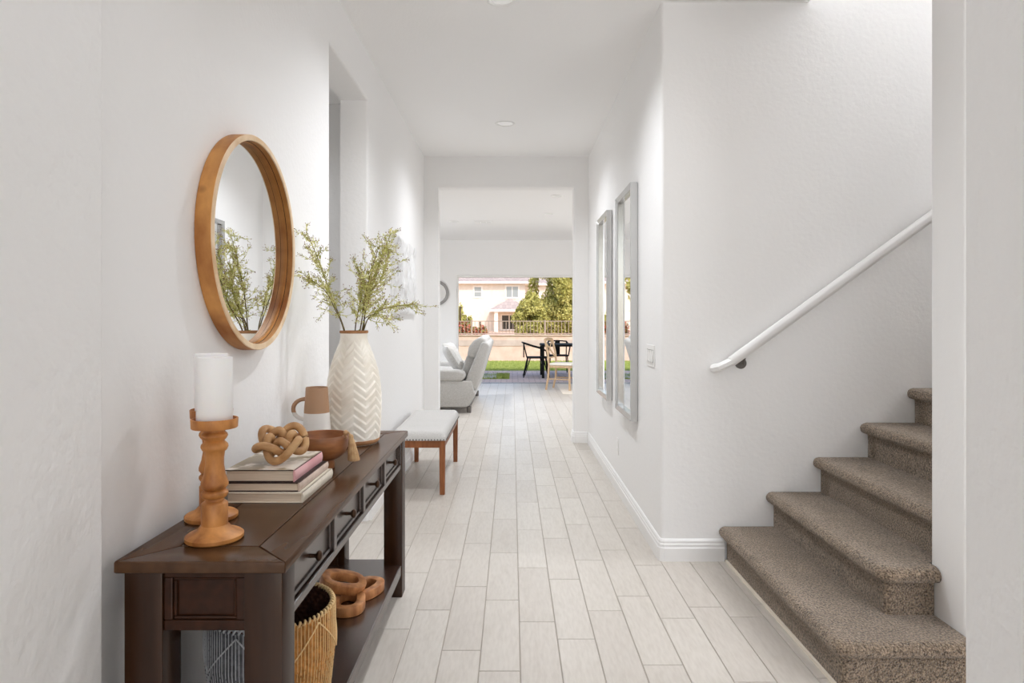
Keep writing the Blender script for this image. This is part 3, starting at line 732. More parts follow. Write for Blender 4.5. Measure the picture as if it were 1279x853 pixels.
book(-.836, -.612, 1.915, 2.228, bz, .0295, 'book_cream', 'book_cream', 'cream book at the bottom of the stack')
book(-.842, -.625, 1.925, 2.222, bz+.030, .0265, 'book_dark', 'book_beige', 'beige-spined book in the middle of the stack')
book(-.846, -.640, 1.930, 2.205, bz+.057, .0355, 'book_dark', 'book_pink', 'pink-spined book with a pale printed cover on top of the stack', top='book_print')
bt = bz+.057+.0359
# knot
kn = MB(); N = 260; pts = []
for i in range(N):
    t = 6*PI*i/N; r = .050+.024*math.cos(4*t/3)
    pts.append((r*math.cos(t), r*math.sin(t), .024*math.sin(8*t/3)))
kn.tube(pts, .0122, 14, closed=True)
ko = kn.build('wooden_knot', 'knot_wood', smooth=True); zmin = min(v[2] for v in kn.v)
ko.location = (-.722, 2.045, bt+.0465); ko.rotation_euler = (math.radians(20), math.radians(-9), .55)
tag(ko, 'carved light wood knot resting on the stacked books', 'ornament')
bpy.context.view_layer.update()
ko.location.z += (bt+.0003)-min((ko.matrix_world @ Vector(v)).z for v in kn.v)

# bowl
bowl = thing('wooden_bowl', (-.688, 2.37, TZ+.0003), 'brown footed wooden bowl beside the stacked books', 'bowl')
MB().lathe([(.001, 0), (.044, 0), (.046, .003), (.044, .026), (.044, .030), (.060, .036), (.080, .052), (.092, .074), (.097, .100), (.0975, .119), (.096, .121), (.0935, .119), (.092, .100), (.086, .076), (.072, .056), (.045, .042), (.001, .038)], 56, close=False).build('body', 'walnut', bowl, smooth='auto')
# beads and tassel over the rim
gar = thing('bead_garland', (-.688, 2.37, TZ+.0003), 'wooden bead garland with a jute tassel hanging over the bowl rim', 'garland')
bd = []
for q in range(7):
    a = math.radians(120-q*21); bd.append((.078*math.cos(a), .078*math.sin(a), .079+.003*math.sin(q*2)))
bd += [(.084, -.012, .098), (.088, -.022, .115), (.0935, -.028, .1315)]
for p in bd: MB().sphere(p, .0092, 14, 8).build('bead', 'bead_wood', gar, smooth=True)
MB().tube([bd[-1], (.104, -.030, .133), (.110, -.031, .124)], .0028, 6).build('cord', 'jute', gar, smooth=True)
ts = MB(); ts.lathe([(.001, .126), (.006, .124), (.0085, .117), (.0065, .110), (.0095, .105), (.013, .085), (.017, .062), (.021, .036), (.019, .033), (.001, .033)], 40, (.113, -.031, 0), fn=lambda a, z, r, j: (.0012*math.sin(a*11+j) if r > .005 else 0), close=False)
ts.v = [(x+(.12-z)*.12, y, z) for x, y, z in ts.v]
ts.build('tassel', 'jute', gar, smooth=True)

# two-tone jug
jug = thing('jug', (-.800, 2.685, TZ+.0003), 'tan and white dipped ceramic jug with a loop handle', 'jug')
MB().lathe([(.001, 0), (.056, 0), (.059, .003), (.059, .010), (.056, .080), (.051, .150), (.0435, .255), (.043, .258), (.040, .258), (.0395, .252), (.048, .150), (.053, .06), (.05, .008), (.001, .006)], 48, close=False).build('body', 'jug_glaze', jug, smooth='auto')
hp = []
for q in range(15):
    a = math.radians(85+190*q/14); hp.append((-.049+.041*math.cos(a)*1.15, -.012*0, .168+.041*math.sin(a)))
hd = MB(); hd.tube(hp, .0085, 10); ho = hd.build('handle', 'jug_glaze', jug, smooth=True); 

# vase with chevron relief
VX, VY = -.690, 2.86
vase = thing('vase', (VX, VY, TZ+.0003), 'tall cream ceramic vase with a raised chevron pattern', 'vase')
VP = [(.100, 0), (.106, .008), (.110, .03), (.1145, .08), (.117, .15), (.1165, .21), (.112, .265), (.103, .315), (.088, .365), (.073, .405), (.062, .432), (.0575, .450), (.0570, .470), (.0585, .482)]
def vrad(z):
    for (r0, z0), (r1, z1) in zip(VP, VP[1:]):
        if z <= z1:
            t = (z-z0)/(z1-z0); return r0+(r1-r0)*t
    return VP[-1][0]
def vsm(z): return (vrad(max(0, z-.012))+2*vrad(z)+vrad(min(.482, z+.012)))/4
def chevron(a, z, r, j):
    if z < .012 or z > .462: return 0
    n = 7; tri = abs(((a*n/(2*PI)) % 1)*2-1)
    f = ((z+.040*tri)/.0345) % 1
    rel = (f/.72 if f < .72 else (1-f)/.28)
    fade = min(1, (z-.012)/.02, (.462-z)/.06)
    return .0036*(rel-.5)*fade
rows = 300
prof = [(vsm(.482*j/rows), .482*j/rows) for j in range(rows+1)]
MB().lathe(prof, 264, fn=chevron, close=False).build('body', 'vase_glaze', vase, smooth=True, fixn=False)
MB().lathe([(.001, .0), (.1015, 0), (.1085, .009), (.1098, .018), (.1075, .0205)], 64, close=False).build('raw_base', 'raw_clay', vase, smooth=True)
MB().lathe([(.0575, .474), (.0605, .476), (.0615, .482), (.0595, .486), (.054, .486), (.052, .478), (.050, .40)], 48, close=False).build('raw_rim', 'raw_clay', vase, smooth=True)

# berry branches in the vase
def pxp(px, py, Y): return Vector(((px-640)*Y/FPX, Y, CH-(py-398)*Y/FPX))
rb = random.Random(11)
def branch(label, mids, tip, dens=1., spread=1.):
    base = Vector((VX+rb.uniform(-.02, .02), VY+rb.uniform(-.02, .02), TZ+.30))
    top = Vector((VX, VY, TZ+.49))+Vector((max(-.036, min(.036, (tip.x-VX)*.25)), max(-.034, min(.034, (tip.y-VY)*.3)), 0))
    key = [base, top]+mids+[tip]
    # Catmull-Rom
    pts = []
    for i in range(len(key)-1):
        p0, p1, p2, p3 = key[max(i-1, 0)], key[i], key[i+1], key[min(i+2, len(key)-1)]
        for s in range(8):
            t = s/8; pts.append(.5*((2*p1)+(p2-p0)*t+(2*p0-5*p1+4*p2-p3)*t*t+(3*p1-p0-3*p2+p3)*t**3))
    pts.append(key[-1])
    n = len(pts)
    t = thing('berry_branch', (VX, VY, TZ+.30), label, 'branch', 'branches in the chevron vase')
    O = Vector((VX, VY, TZ+.30))
    st = MB(); st.tube([p-O for p in pts], [.0034*(1-.72*i/(n-1)) for i in range(n)], 6)
    st.build('stem', 'twig', t, smooth=True)
    tw, lf, be = MB(), MB(), MB()
    def leaf(p, d, ln, w):
        d = d.normalized(); s = d.cross(Vector((rb.uniform(-1, 1), rb.uniform(-1, 1), rb.uniform(-1, 1)))).normalized()
        p = p-O; lf.add([p, p+d*ln*.5+s*w, p+d*ln, p+d*ln*.5-s*w], [(0, 1, 2, 3)])
    def rnd(d, k): return (d+Vector((rb.gauss(0, k), rb.gauss(0, k), rb.gauss(0, k)))).normalized()
    total = sum((pts[i+1]-pts[i]).length for i in range(n-1))
    acc = 0
    for i in range(12, n-1):
        seg = pts[i+1]-pts[i]; d = seg.normalized(); f = (i-10)/(n-10)
        cnt = seg.length*165*dens
        cnt = int(cnt)+(rb.random() < cnt % 1)
        for _ in range(cnt):
            p = pts[i]+seg*rb.random()
            td = rnd(d*.7, .7*spread); ln = rb.uniform(.03, .12)*(1.05-.4*f)
            q = p; cur = td; path = [p-O]
            for s in range(3):
                cur = rnd(cur+d*.18, .16); q = q+cur*ln/3; path.append(q-O)
                for _ in range(5): leaf(q-cur*ln/3*rb.random(), rnd(cur, .7), rb.uniform(.010, .022), rb.uniform(.0012, .0026))
            tw.tube(path, [.0013, .0011, .0009, .0007], 3, cap=False)
            for _ in range(rb.randint(5, 10)):     # umbel of tiny buds
                bdir = rnd(cur, .55); bl = rb.uniform(.008, .026); e = q+bdir*bl
                tw.tube([q-O, e-O], .0005, 3, cap=False); be.octa(e-O, rb.uniform(.0014, .0026))
    tw.build('twigs', 'leaf_green', t, fixn=False)['kind'] = 'stuff'
    lf.build('leaves', 'leaf_green', t, fixn=False)['kind'] = 'stuff'
    be.build('berries', 'berry', t, fixn=False)['kind'] = 'stuff'
branch('green berry branch leaning outward and up towards the round mirror', [pxp(413, 368, 2.82), pxp(398, 325, 2.80)], pxp(382, 288, 2.78), .55)
branch('green berry branch fanning low towards the round mirror', [pxp(418, 385, 2.80), pxp(405, 362, 2.76)], pxp(380, 344, 2.72), .8)
branch('short green berry branch rising upright from the middle of the vase', [pxp(447, 390, 2.80), pxp(452, 368, 2.78)], pxp(450, 340, 2.76), 1.1)
branch('tallest green berry branch of the vase, rising towards the wall art', [pxp(456, 375, 2.88), pxp(470, 338, 2.92)], pxp(488, 292, 2.96), .8)
branch('tall green berry branch with a bare stem beside the tallest branch', [pxp(462, 368, 2.84), pxp(478, 345, 2.85)], pxp(486, 312, 2.86), .9)
branch('green berry branch arching up in front of the tallest branch', [pxp(455, 378, 2.76), pxp(462, 345, 2.74)], pxp(474, 306, 2.72), .7)
branch('green berry branch drooping away over the bench', [pxp(463, 395, 2.88), pxp(485, 384, 2.92)], pxp(520, 380, 2.96), .75)
branch('small green sprig bending low over the vase shoulder towards the bench', [pxp(455, 399, 2.84), pxp(467, 393, 2.87)], pxp(486, 399, 2.90), .5)

# ------------------------------------------------------------------ things on the lower shelf
bk = thing('wicker_basket', (-.690, 1.885, SHZ+.0005), 'round honey wicker basket, a grey cast put into the colour of one side, wrapped in pale string, on the lower shelf', 'basket')  # one honey wicker throughout; the grey half is a cast put into the colour
BH, BR0, BR1 = .325, .148, .172
def brad(z): return BR0+(BR1-BR0)*min(1, z/(BH*.6))
rows = 92
def weave(a, z, r, j):
    return .0038*math.sin(a*42+(PI if (j//4) % 2 else 0))+.0018*math.sin(j*PI/2)
MB().lathe([(brad(BH*j/rows), BH*j/rows) for j in range(rows+1)], 252, fn=weave, close=False).build('woven_side', 'basket_weave', bk, smooth=True, fixn=False)
MB().lathe([(brad(BH*j/rows)-.010, BH*j/rows) for j in range(rows+1)], 168, fn=weave, close=False).build('woven_lining', 'basket_inside', bk, smooth=True, fixn=False)
MB().lathe([(.001, .002), (BR0-.006, .002), (BR0-.006, .006), (.001, .006)], 48, close=False).build('base', 'basket_inside', bk)
rim = MB(); pts = []; N = 900
for i in range(N):
    a = 2*PI*i/N; tw_ = a*70
    pts.append(((BR1-.004+.005*math.cos(tw_))*math.cos(a), (BR1-.004+.005*math.cos(tw_))*math.sin(a), BH+.005*math.sin(tw_)))
rim.tube(pts, .0034, 5, closed=True); rim.build('rim', 'basket_string', bk, smooth=True, fixn=False)
NS = 104
for i in range(NS):
    a = 2*PI*i/NS; j2 = rb.uniform(-.012, .012)
    MB().tube([((brad(z)+.0045)*math.cos(a+j2*z/BH), (brad(z)+.0045)*math.sin(a+j2*z/BH), z) for z in (BH-.002, BH*.66, BH*.33, .003)], .0011, 5).build('string', 'basket_string', bk, smooth=True, fixn=False)
NZ = 5
for i in range(NZ):
    for s in (-1, 1):
        a0 = 2*PI*(i+.62)/NZ; pts = []
        for q in range(9):
            t = q/8; a = a0+s*t*PI/NZ; z = BH-.012-.115*t; pts.append(((brad(z)+.007)*math.cos(a), (brad(z)+.007)*math.sin(a), z))
        MB().tube(pts, .0021, 6).build('cross_string', 'basket_string', bk, smooth=True, fixn=False)

chn = thing('wooden_chain', (-.64, 2.64, SHZ+.0005), 'three-link carved wooden chain lying on the lower shelf', 'ornament')
def link(cx, cy, cz, rz, rx, ry, a=.076, b=.050, w=.034, h=.038):
    N = 48; m = MB(); vs, fs = [], []
    sec = [(-w/2, -h/2), (w/2, -h/2), (w/2, h/2), (-w/2, h/2)]
    rot = Matrix.Rotation(rz, 4, 'Z') @ Matrix.Rotation(ry, 4, 'Y') @ Matrix.Rotation(rx, 4, 'X')
    for i in range(N):
        t = 2*PI*i/N; ex = 2/2.6
        sx = math.copysign(abs(math.cos(t))**ex, math.cos(t)); sy = math.copysign(abs(math.sin(t))**ex, math.sin(t))
        p = Vector((a*sx, b*sy, 0)); nrm = Vector((math.cos(t)/a, math.sin(t)/b, 0)).normalized()
        for (u, v) in sec: vs.append(rot @ (p+nrm*u+Vector((0, 0, v)))+Vector((cx, cy, cz)))
    for i in range(N):
        j = (i+1) % N
        for k in range(4): fs.append((i*4+k, i*4+(k+1) % 4, j*4+(k+1) % 4, j*4+k))
    m.add(vs, fs); return m.build('link', 'chain_wood', chn, bevel=.004, bseg=2, smooth='auto')
mat('chain_wood', rgb(150, 92, 50), rgb(202, 142, 90), rough=.4, nscale=10, stretch=(3, 3, 1), detail=5)
link(.022, .105, .0195, 1.15, 0, 0)
link(-.012, -.035, .0195, 1.75, 0, 0)
link(-.052, .045, .071, .45, math.radians(12), math.radians(16))

# ------------------------------------------------------------------ upholstered bench
ben = thing('bench', (-.695, 5.415, 0), 'white upholstered bench with brown wooden legs against the wall', 'bench')
bw, bl_ = .205, .585
for sx in (-1, 1):
    for sy in (-1, 1):
        x = sx*(bw-.028)-.0; y = sy*(bl_-.028)
        MB().add([(x-.018, y-.018, 0), (x+.018, y-.018, 0), (x+.018, y+.018, 0), (x-.018, y+.018, 0), (x-.022, y-.022, .40), (x+.022, y-.022, .40), (x+.022, y+.022, .40), (x-.022, y+.022, .40)],
                 [(0, 3, 2, 1), (4, 5, 6, 7), (0, 1, 5, 4), (1, 2, 6, 5), (2, 3, 7, 6), (3, 0, 4, 7)]).build('leg', 'bench_wood', ben, bevel=.002, bseg=1)
for s in (-1, 1):
    box('apron', 'bench_wood', (-bw+.05, bw-.05, s*(bl_-.022)-.011, s*(bl_-.022)+.011, .348, .402), ben)
    box('apron', 'bench_wood', (s*(bw-.022)-.011, s*(bw-.022)+.011, -bl_+.05, bl_-.05, .348, .402), ben)
cu = MB(); nu, nv = 20, 48; vs, fs = [], []
zt, zb = .474, .402
def cush(u, v):
    x = u*bw; y = v*bl_
    ex = max(0, (abs(x)-(bw-.05))/.05); ey = max(0, (abs(y)-(bl_-.05))/.05); e = min(1, math.hypot(ex, ey))
    return zb+.026+(zt-zb-.026)*math.sqrt(max(0, 1-e**2.2))-.005*sum(math.exp(-((x-a)**2+(y-b)**2)/.0009) for a in (-.07, .07) for b in (-.36, -.12, .12, .36))-.002*abs(math.sin(v*6.5))
for i in range(nu+1):
    for j in range(nv+1):
        u = math.sin(PI/2*(2*i/nu-1)); v = 2*j/nv-1; v = math.copysign(1-(1-abs(v))**1.5, v) if abs(v) > .0 else 0
        vs.append((u*bw, v*bl_, cush(u, v)))
for i in range(nu):
    for j in range(nv): a = i*(nv+1)+j; fs.append((a, a+nv+1, a+nv+2, a+1))
# skirt
ring = [i*(nv+1) for i in range(nu+1)]+[nu*(nv+1)+j for j in range(1, nv+1)]+[i*(nv+1)+nv for i in range(nu-1, -1, -1)]+[j for j in range(nv-1, 0, -1)]
b0 = len(vs)
for r in ring: vs.append((vs[r][0], vs[r][1], zb))
for q in range(len(ring)): q2 = (q+1) % len(ring); fs.append((ring[q], ring[q2], b0+q2, b0+q))
cu.add(vs, fs); cs = cu.build('seat_cushion', 'bench_fabric', ben, smooth='auto')
nl = MB()
per = [(x, -bl_-.001) for x in [(-bw+.012)+i*.0225 for i in range(18)]]+[(bw+.001, -bl_+.015+i*.0232) for i in range(50)]
proto = None
for (x, y) in per:
    if proto is None: proto = o = MB().sphere((0, 0, 0), .0055, 8, 5).build('nailhead', 'satin_nickel', cs, smooth=True)
    else: o = proto.copy(); COL.objects.link(o); o.parent = cs
    o.location = (x, y, .409)

# ------------------------------------------------------------------ great room: sofa, pillows, round mirror, dining set
sofa = thing('reclining_sofa', (-.30, 9.0, 0), 'light grey reclining sofa seen from its end in the great room', 'sofa')
def rbox(name, m, poly, y0, y1, parent, bevel=.04, seg=4):   # polygon in (x,z) extruded along y, rounded
    return MB().prism(poly, y0, y1, 'y').build(name, m, parent, bevel=bevel, bseg=seg, smooth=True)
SL = 2.15
# back shell, leaning to +x  (local x: -1.0 .. 0)
rbox('back_shell', 'sofa_fabric', [(-.36, .42), (-.20, .30), (-.01, .93), (-.06, .985), (-.13, .97)], .03, SL-.03, sofa, .03)
rbox('base', 'sofa_fabric', [(-.97, .09), (-.30, .09), (-.20, .26), (-.26, .40), (-.97, .40)], .02, SL-.02, sofa, .03)
for y0 in (.0, SL-.24):
    rbox('arm', 'sofa_fabric', [(-.99, .44), (-.40, .44), (-.335, .50), (-.36, .565), (-.46, .595), (-.93, .595), (-.99, .55)], y0-.02, y0+.24, sofa, .035)
    rbox('arm_panel', 'sofa_fabric', [(-.96, .085), (-.33, .085), (-.22, .28), (-.26, .445), (-.96, .445)], y0-.005, y0+.22, sofa, .02)
for q in range(3):
    y0 = .24+q*(SL-.48)/3; y1 = y0+(SL-.48)/3-.01
    rbox('seat_cushion', 'sofa_fabric', [(-1.0, .36), (-.42, .36), (-.40, .50), (-.97, .52)], y0, y1, sofa, .04)
    rbox('back_cushion', 'sofa_fabric', [(-.44, .50), (-.33, .44), (-.19, .76), (-.26, .80), (-.34, .79)], y0, y1, sofa, .035)
    rbox('head_cushion', 'sofa_fabric', [(-.335, .77), (-.20, .74), (-.05, .95), (-.075, 1.02), (-.15, 1.045), (-.235, 1.0), (-.31, .90)], y0-.10 if q == 0 else y0, y1+.1 if q == 2 else y1, sofa, .05)
for x in (-.90, -.30):
    for y in (.08, SL-.08): MB().lathe([(.025, 0), (.03, .0), (.035, .09), (.02, .09)], 12, (x, y, 0)).build('foot', 'satin_nickel', sofa)
def pillow(loc, rot, label, s=.23):
    m = MB(); n = 16; vs, fs = [], []
    for side in (1, -1):
        for i in range(n+1):
            for j in range(n+1):
                u, v = 2*i/n-1, 2*j/n-1; h = .075*((1-u**4)*(1-v**4))**.6; k = 1-.06*(1-abs(u*v)); vs.append((u*s*k, v*s*k, side*h))
    for q in range(2):
        o_ = q*(n+1)**2
        for i in range(n):
            for j in range(n):
                a = o_+i*(n+1)+j; f = (a, a+n+1, a+n+2, a+1); fs.append(f if q == 0 else f[::-1])
    m.add(vs, fs); o = m.build('throw_pillow', 'pillow_fabric', smooth=True, fixn=False); o.location = loc; o.rotation_euler = rot
    tag(o, label, 'pillow', 'pillows on the sofa'); return o
pillow((-.86, 9.50, .72), (0, math.radians(58), .25), 'pale grey throw pillow leaning on the near end of the sofa', .22)
pillow((-.90, 9.98, .74), (0, math.radians(62), -.2), 'pale grey throw pillow in the middle of the sofa', .22)

rmm = thing('round_wall_mirror', (-1.53, YB, 1.815), 'small round grey-framed wall mirror beside the sliding door', 'mirror')
def ring_y(name, m, prof, parent):
    b = MB(); b.lathe(prof+[prof[0]], 48, close=False); b.v = [(x, -z, y) for x, y, z in b.v]; return b.build(name, m, parent, smooth='auto')
ring_y('frame', 'grey_metal', [(.255, .001), (.255, .03), (.195, .022), (.195, .001)], rmm)
ring_y('glass', 'mirror_glass', [(.0005, .008), (.196, .008), (.196, .004), (.0005, .004)], rmm)

# X-back dining chair
ch_ = thing('dining_chair', (.93, 12.08, 0), 'light oak cross-back dining chair with a cream seat pad', 'chair', rz=math.radians(-24))
def stick(name, pts, r, m, parent, seg=8, sx=1., sy=1., up=None): return MB().tube(pts, r, seg, sx=sx, sy=sy, up=up).build(name, m, parent, smooth='auto')
hw = .20
for s in (-1, 1):
    stick('back_leg', [(-.26, s*hw*.95, 0), (-.215, s*hw, .22), (-.20, s*hw, .46), (-.225, s*hw*.98, .68), (-.285, s*hw*.95, .92)], .019, 'oak_light', ch_)
    stick('front_leg', [(.20, s*(hw-.0), 0), (.19, s*hw, .44)], .020, 'oak_light', ch_)
    stick('side_stretcher', [(-.205, s*hw, .20), (.195, s*hw, .20)], .011, 'oak_light', ch_)
stick('top_rail', [(-.285, -hw*.95, .91), (-.305, 0, .925), (-.285, hw*.95, .91)], .024, 'oak_light', ch_, sx=1.3, sy=.7, up=(0, 0, 1))
stick('lower_rail', [(-.225, -hw, .585), (-.235, 0, .585), (-.225, hw, .585)], .014, 'oak_light', ch_)
for s in (-1, 1): stick('cross_slat', [(-.285, -s*hw*.9, .89), (-.262, 0, .745), (-.228, s*hw*.9, .60)], .016, 'oak_light', ch_, sx=1., sy=.6)
box('seat_frame', 'oak_light', (-.215, .225, -.215, .215, .405, .445), ch_, bevel=.01)
MB().box(-.205, .225, -.21, .21, .446, .49).build('seat_pad', 'cushion_cream', ch_, bevel=.02, bseg=3, smooth=True)
dt = thing('dining_table', (1.95, 11.95, .004), 'cream pedestal dining table at the edge of the archway view', 'table')
rug = box('area_rug', 'cream_stone', (.87, 3.1, 11.30, 13.0, .0003, .0035), bevel=.001, bseg=1); tag(rug, 'thin cream rug under the oak chair and dining table', 'rug')
MB().lathe([(.24, .0), (.24, .03), (.14, .10), (.12, .4), (.16, .66), (.26, .71)], 40).build('pedestal', 'cream_stone', dt, smooth='auto')
MB().lathe([(.44, .71), (.50, .72), (.505, .735), (.50, .75), (.49, .752)], 64).build('table_top', 'oak_light', dt, smooth='auto')

# ------------------------------------------------------------------ outdoors
struct(box('ground', 'gravel', (-60, 60, YB+.16, 140, -.30, -.045)))
struct(box('patio', 'pavers', (-9, 9, YB+.16, 16.35, -.2, -.02)))
struct(box('kerb', 'concrete', (-9, 9, 16.35, 16.43, -.2, .0)))
lawn = box('lawn', 'turf_base', (-9, 9, 16.43, 20.3, -.2, -.015)); tag(lawn, 'short green turf between the patio and the garden wall', 'grass', kind='stuff')
def blades(x0, x1, y0, y1, n, z, parent, name='grass_blades', skip=()):
    m = MB(); rg = random.Random(5); vs, fs = [], []
    for i in range(n):
        x, y = rg.uniform(x0, x1), rg.uniform(y0, y1)
        if any(k[0] < x < k[1] and k[2] < y < k[3] for k in skip): continue
        a = rg.uniform(0, 2*PI); h = rg.uniform(.03, .055); dx, dy = .008*math.cos(a), .008*math.sin(a)
        k = len(vs); vs += [(x-dx, y-dy, z), (x+dx, y+dy, z), (x+rg.uniform(-.02, .02), y+rg.uniform(-.02, .02), z+h)]; fs.append((k, k+1, k+2))
    m.add(vs, fs); o = m.build(name, 'turf_blade', parent, fixn=False); o['kind'] = 'stuff'; return o
blades(-4.5, 4.5, 16.45, 20.2, 42000, -.015, lawn)
turf = box('turf_inlay', 'turf_base', (-3.2, -.07, 14.35, 15.55, -.05, -.012)); tag(turf, 'green turf strip inlaid in the patio beside the stepping slabs', 'grass', kind='stuff')
slabs = [(-2.9, -.36, 14.42+q*.42, 14.66+q*.42) for q in range(3)]
blades(-3.2, -.07, 14.36, 15.54, 14000, -.012, turf, skip=slabs)
for q, lab in enumerate(('pale concrete stepping slab of the turf strip nearest the house', 'pale concrete stepping slab in the middle of the turf strip', 'pale concrete stepping slab of the turf strip nearest the lawn')):
    o = box('stepping_slab', 'concrete', (*slabs[q], -.03, .012), bevel=.01); tag(o, lab, 'slab', 'stepping slabs')

# garden wall with its band and iron fence
gw = struct(box('wall_garden', 'block_wall', (-14, 14, 20.5, 20.72, -.1, .765)))
box('band', 'block_band', (-14, 14, 20.485, 20.5, .45, .63), gw)
box('coping', 'block_wall', (-14, 14, 20.46, 20.76, .765, .80), gw, bevel=.01)
fen = thing('iron_fence', (0, 20.61, .80), 'slim iron view fence on top of the garden wall', 'fence')
box('rail', 'fence_iron', (-9, 9, -.012, .012, .41, .435), fen); box('rail', 'fence_iron', (-9, 9, -.012, .012, .02, .045), fen)
proto = None
for q in range(160):
    x = -8.7+q*.109
    if proto is None: proto = o = box('bar', 'fence_iron', (-.008, .008, -.008, .008, .045, .41), fen)
    else: o = proto.copy(); COL.objects.link(o); o.parent = fen
    o.location = (x, 0, 0)
for q in range(8): box('post', 'fence_iron', (-8.2+q*2.3, -8.15+q*2.3, -.025, .025, 0, .46), fen)

# black metal patio table and chairs
pt = thing('patio_table', (1.50, 15.0, -.02), 'black metal patio table on the paved terrace', 'table')
box('table_top', 'iron_black', (-.86, .86, -.48, .48, .70, .745), pt, bevel=.008)
for sx in (-1, 1):
    for sy in (-1, 1): box('leg', 'iron_black', (sx*.82-.028, sx*.82+.028, sy*.44-.028, sy*.44+.028, 0, .70), pt)
for sx in (-1, 1): box('end_rail', 'iron_black', (sx*.82-.02, sx*.82+.02, -.41, .41, .30, .335), pt)
def patio_chair(x, y, rz, label):
    t = thing('patio_chair', (x, y, -.02), label, 'chair', 'black patio chairs', rz)
    # faces +x
    box('seat', 'iron_black', (-.23, .23, -.23, .23, .425, .455), t, bevel=.008)
    for s in (-1, 1):
        stick('back_leg', [(-.21, s*.20, .43), (-.31, s*.24, 0)], .014, 'iron_black', t); stick('back_leg_brace', [(-.15, s*.20, .43), (-.28, s*.24, .05)], .008, 'iron_black', t)
        stick('front_leg', [(.20, s*.20, .43), (.27, s*.24, 0)], .014, 'iron_black', t); stick('front_leg_brace', [(.14, s*.20, .43), (.245, s*.24, .05)], .008, 'iron_black', t)
        stick('arm_rail', [(-.31, s*.22, .77), (-.10, s*.26, .70), (.12, s*.27, .64), (.22, s*.25, .58), (.25, s*.22, .44)], .016, 'iron_black', t)
        stick('back_post', [(-.23, s*.21, .44), (-.31, s*.22, .77)], .014, 'iron_black', t)
    stick('back_rail', [(-.31, -.22, .77), (-.34, 0, .785), (-.31, .22, .77)], .016, 'iron_black', t)
    box('back_splat', 'iron_black', (-.315, -.29, -.06, .06, .44, .77), t)
    return t
patio_chair(.56, 14.95, 0, 'black metal patio chair at the end of the patio table')
patio_chair(1.10, 15.75, -PI/2, 'black metal patio chair across the patio table, behind the oak chair')
patio_chair(1.62, 14.25, PI/2, 'black metal patio chair on the house side of the patio table')

# planting behind the wall
def foliage(name, blobs, n, size, m, parent, rg, elong=1.):
    b = MB(); vs, fs = [], []
    tot = sum(r[3]*r[4]*r[5] for r in blobs)
    for (cx, cy, cz, rx, ry, rz) in blobs:
        for i in range(max(1, int(n*rx*ry*rz/tot))):
            d = Vector((rg.gauss(0, 1), rg.gauss(0, 1), rg.gauss(0, 1))).normalized(); k = rg.random()**.35
            p = Vector((cx+d.x*rx*k, cy+d.y*ry*k, cz+d.z*rz*k))
            u = Vector((rg.gauss(0, 1), rg.gauss(0, 1), rg.gauss(0, 1)+.6)).normalized(); w = u.cross(Vector((rg.gauss(0, 1), rg.gauss(0, 1), rg.gauss(0, 1)))).normalized()
            s = size*rg.uniform(.6, 1.3); q = len(vs)
            vs += [p-u*s*elong, p+w*s*.5, p+u*s*elong, p-w*s*.5]; fs.append((q, q+1, q+2, q+3))
    b.add(vs, fs); o = b.build(name, m, parent, fixn=False); o['kind'] = 'stuff'; return o
def tree(loc, blobs, n, label, size=.10, m='tree_leaf', trunk=2.2, rg=None):
    t = thing('tree', loc, label, 'tree'); rg = rg or random.Random(int(loc[0]*10))
    MB().tube([(0, 0, -.05), (.05, 0, trunk*.5), (0, .05, trunk)], [.16, .13, .08], 10).build('trunk', 'tree_bark', t, smooth=True)
    foliage('foliage', blobs, n, size, m, t, rg, 1.5); return t
rgt = random.Random(21)
def blobset(rx, rz, zc, k, r):
    out = []
    for i in range(k):
        a = rgt.uniform(0, 2*PI); h = rgt.uniform(-1, 1); q = rgt.uniform(.3, .85)*math.sqrt(max(.05, 1-h*h))
        out.append((rx*q*math.cos(a), rx*q*math.sin(a), zc+rz*h*.85, r*rgt.uniform(.7, 1.3), r*rgt.uniform(.7, 1.3), r*rgt.uniform(1.1, 2.2)))
    return out
tree((2.25, 25.0, -.04), blobset(1.75, 2.3, 2.4, 130, .30), 60000, 'bushy yellow-green pine tree behind the iron fence', .05)
tree((.62, 22.9, -.04), blobset(.62, .95, 1.25, 60, .15), 18000, 'young yellow-green pine bush beside the larger pine', .04, trunk=1.2)
tree((-4.6, 25.5, -.04), blobset(1.9, 1.9, 2.3, 40, .55), 16000, 'broad yellow-green tree behind the fence, beyond the outer blossoming bushes', .085)
def bloom_bush(x, y, rx, rz, label, seed):
    t = thing('flowering_bush', (x, y, -.05), label, 'bush', 'flowering bushes behind the wall'); rg = random.Random(seed)
    MB().tube([(0, 0, 0), (0, 0, rz)], .03, 6).build('stem', 'tree_bark', t)
    bl = [(rg.uniform(-rx, rx)*.7, rg.uniform(-.2, .2), rz*rg.uniform(.45, .85)*(1-.25*abs(q-2)/2), rx*.5, .26, rz*.22) for q in range(6)]
    foliage('leaves', bl, 2200, .045, 'shrub_leaf', t, rg, 1.2); foliage('blossoms', bl, 3400, .04, 'bloom_red', t, rg, 1.)
bloom_bush(-1.72, 21.6, .50, 1.75, 'red blossoming bush that reaches highest above the garden wall', 1)
bloom_bush(-1.10, 22.3, .34, 1.25, 'low red blossoming bush tapering down along the iron fence', 2)
bloom_bush(-2.85, 21.6, .50, 1.55, 'broad red blossoming bush next to the highest blossoming bush', 3)
bloom_bush(-4.25, 21.6, .50, 1.45, 'outermost red blossoming bush of the hedge along the iron fence', 4)
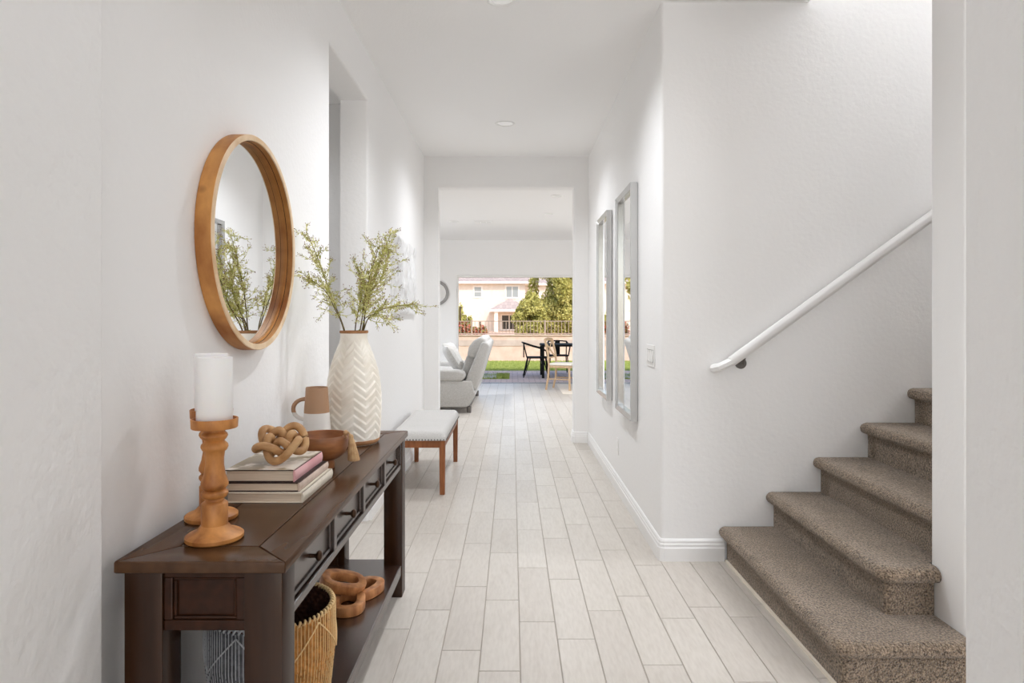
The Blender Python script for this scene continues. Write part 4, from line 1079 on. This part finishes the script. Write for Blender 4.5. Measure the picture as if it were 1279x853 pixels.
# spiky yellow shrub
yu = thing('tall_shrub', (-1.80, 23.0, -.05), 'tall yellow-green shrub rising behind the red blossoming bush', 'shrub')
MB().tube([(0, 0, 0), (0, 0, 1.2)], .03, 6).build('stem', 'tree_bark', yu)
foliage('foliage', [(-.02, 0, 1.45, .10, .10, .45), (.12, 0, 1.25, .10, .10, .28), (-.15, 0, 1.3, .10, .10, .35), (.30, 0, 1.25, .10, .10, .22)], 900, .045, 'tree_leaf', yu, random.Random(4), 1.5)

# neighbouring house
HY = 70.0; K = HY/FPX
def hx(px): return (px-640)*K
def hz(py): return CH-(py-398)*K
ho_ = thing('neighbour_house', (0, HY, -.05), 'two-storey cream stucco house with a tiled roof beyond the garden wall', 'house')
EZ = hz(354.5)+.05; RX = hx(656)
MB().box(-14, RX, 0, 9, 0, EZ).build('wall', 'stucco', ho_)
box('wing', 'stucco', (RX, RX+3.2, 2.2, 9, 0, EZ-.1), ho_)
def hip(name, x0, x1, y0, y1, z, h, parent, inset=None):
    iy = (y1-y0)/2; i2 = inset if inset is not None else iy
    m = MB(); m.add([(x0, y0, z), (x1, y0, z), (x1, y1, z), (x0, y1, z), (x0+i2, y0+iy, z+h), (x1-i2, y0+iy, z+h)], [(0, 1, 5, 4), (1, 2, 5), (2, 3, 4, 5), (3, 0, 4), (3, 2, 1, 0)])
    r = m.build(name, 'roof_tiles', parent)
    box('fascia', 'stucco_trim', (x0, x1, y0, y1, z-.22, z-.001), r); return r
hip('roof', -14.7, RX+.6, -.65, 9.6, EZ+.22, 2.3, ho_)
hip('wing_roof', RX-2.0, RX+3.9, 1.6, 9.4, EZ+.15, 1.9, ho_)
def hwin(p0, p1, q0, q1, y, dark=False, bars=1, horiz=False):
    x0, x1, z0, z1 = hx(p0), hx(p1), hz(q1)+.05, hz(q0)+.05
    fr = MB(); t = .16; fr.box(x0-t, x1+t, y-.06, y, z0-t, z0).box(x0-t, x1+t, y-.06, y, z1, z1+t).box(x0-t, x0, y-.06, y, z0, z1).box(x1, x1+t, y-.06, y, z0, z1)
    if horiz: fr.box(x0, x1, y-.05, y, (z0+z1)/2-.04, (z0+z1)/2+.04)
    else: fr.box((x0+x1)/2-.04, (x0+x1)/2+.04, y-.05, y, z0, z1)
    w = fr.build('window', 'stucco_trim', ho_); box('pane', 'house_glass_dark' if dark else 'house_glass', (x0, x1, y-.035, y-.02, z0, z1), w)
hwin(592.5, 601, 358.5, 370.5, 0, horiz=True); hwin(632.5, 647, 358, 371, 0)
hwin(577, 588, 382, 394, 0) if False else None
# covered patio of the house
PX0, PX1 = hx(612.5), hx(662)
pr = hip('patio_roof', PX0, PX1, -3.0, 0.0, hz(387)+.05, 1.15, ho_, 2.0)
for p in (620.5, 650): box('column', 'stucco_trim', (hx(p)-.18, hx(p)+.18, -2.8, -2.44, 0, hz(388.5)+.05), ho_)
hwin(627, 645, 394, 411, 0, dark=True)
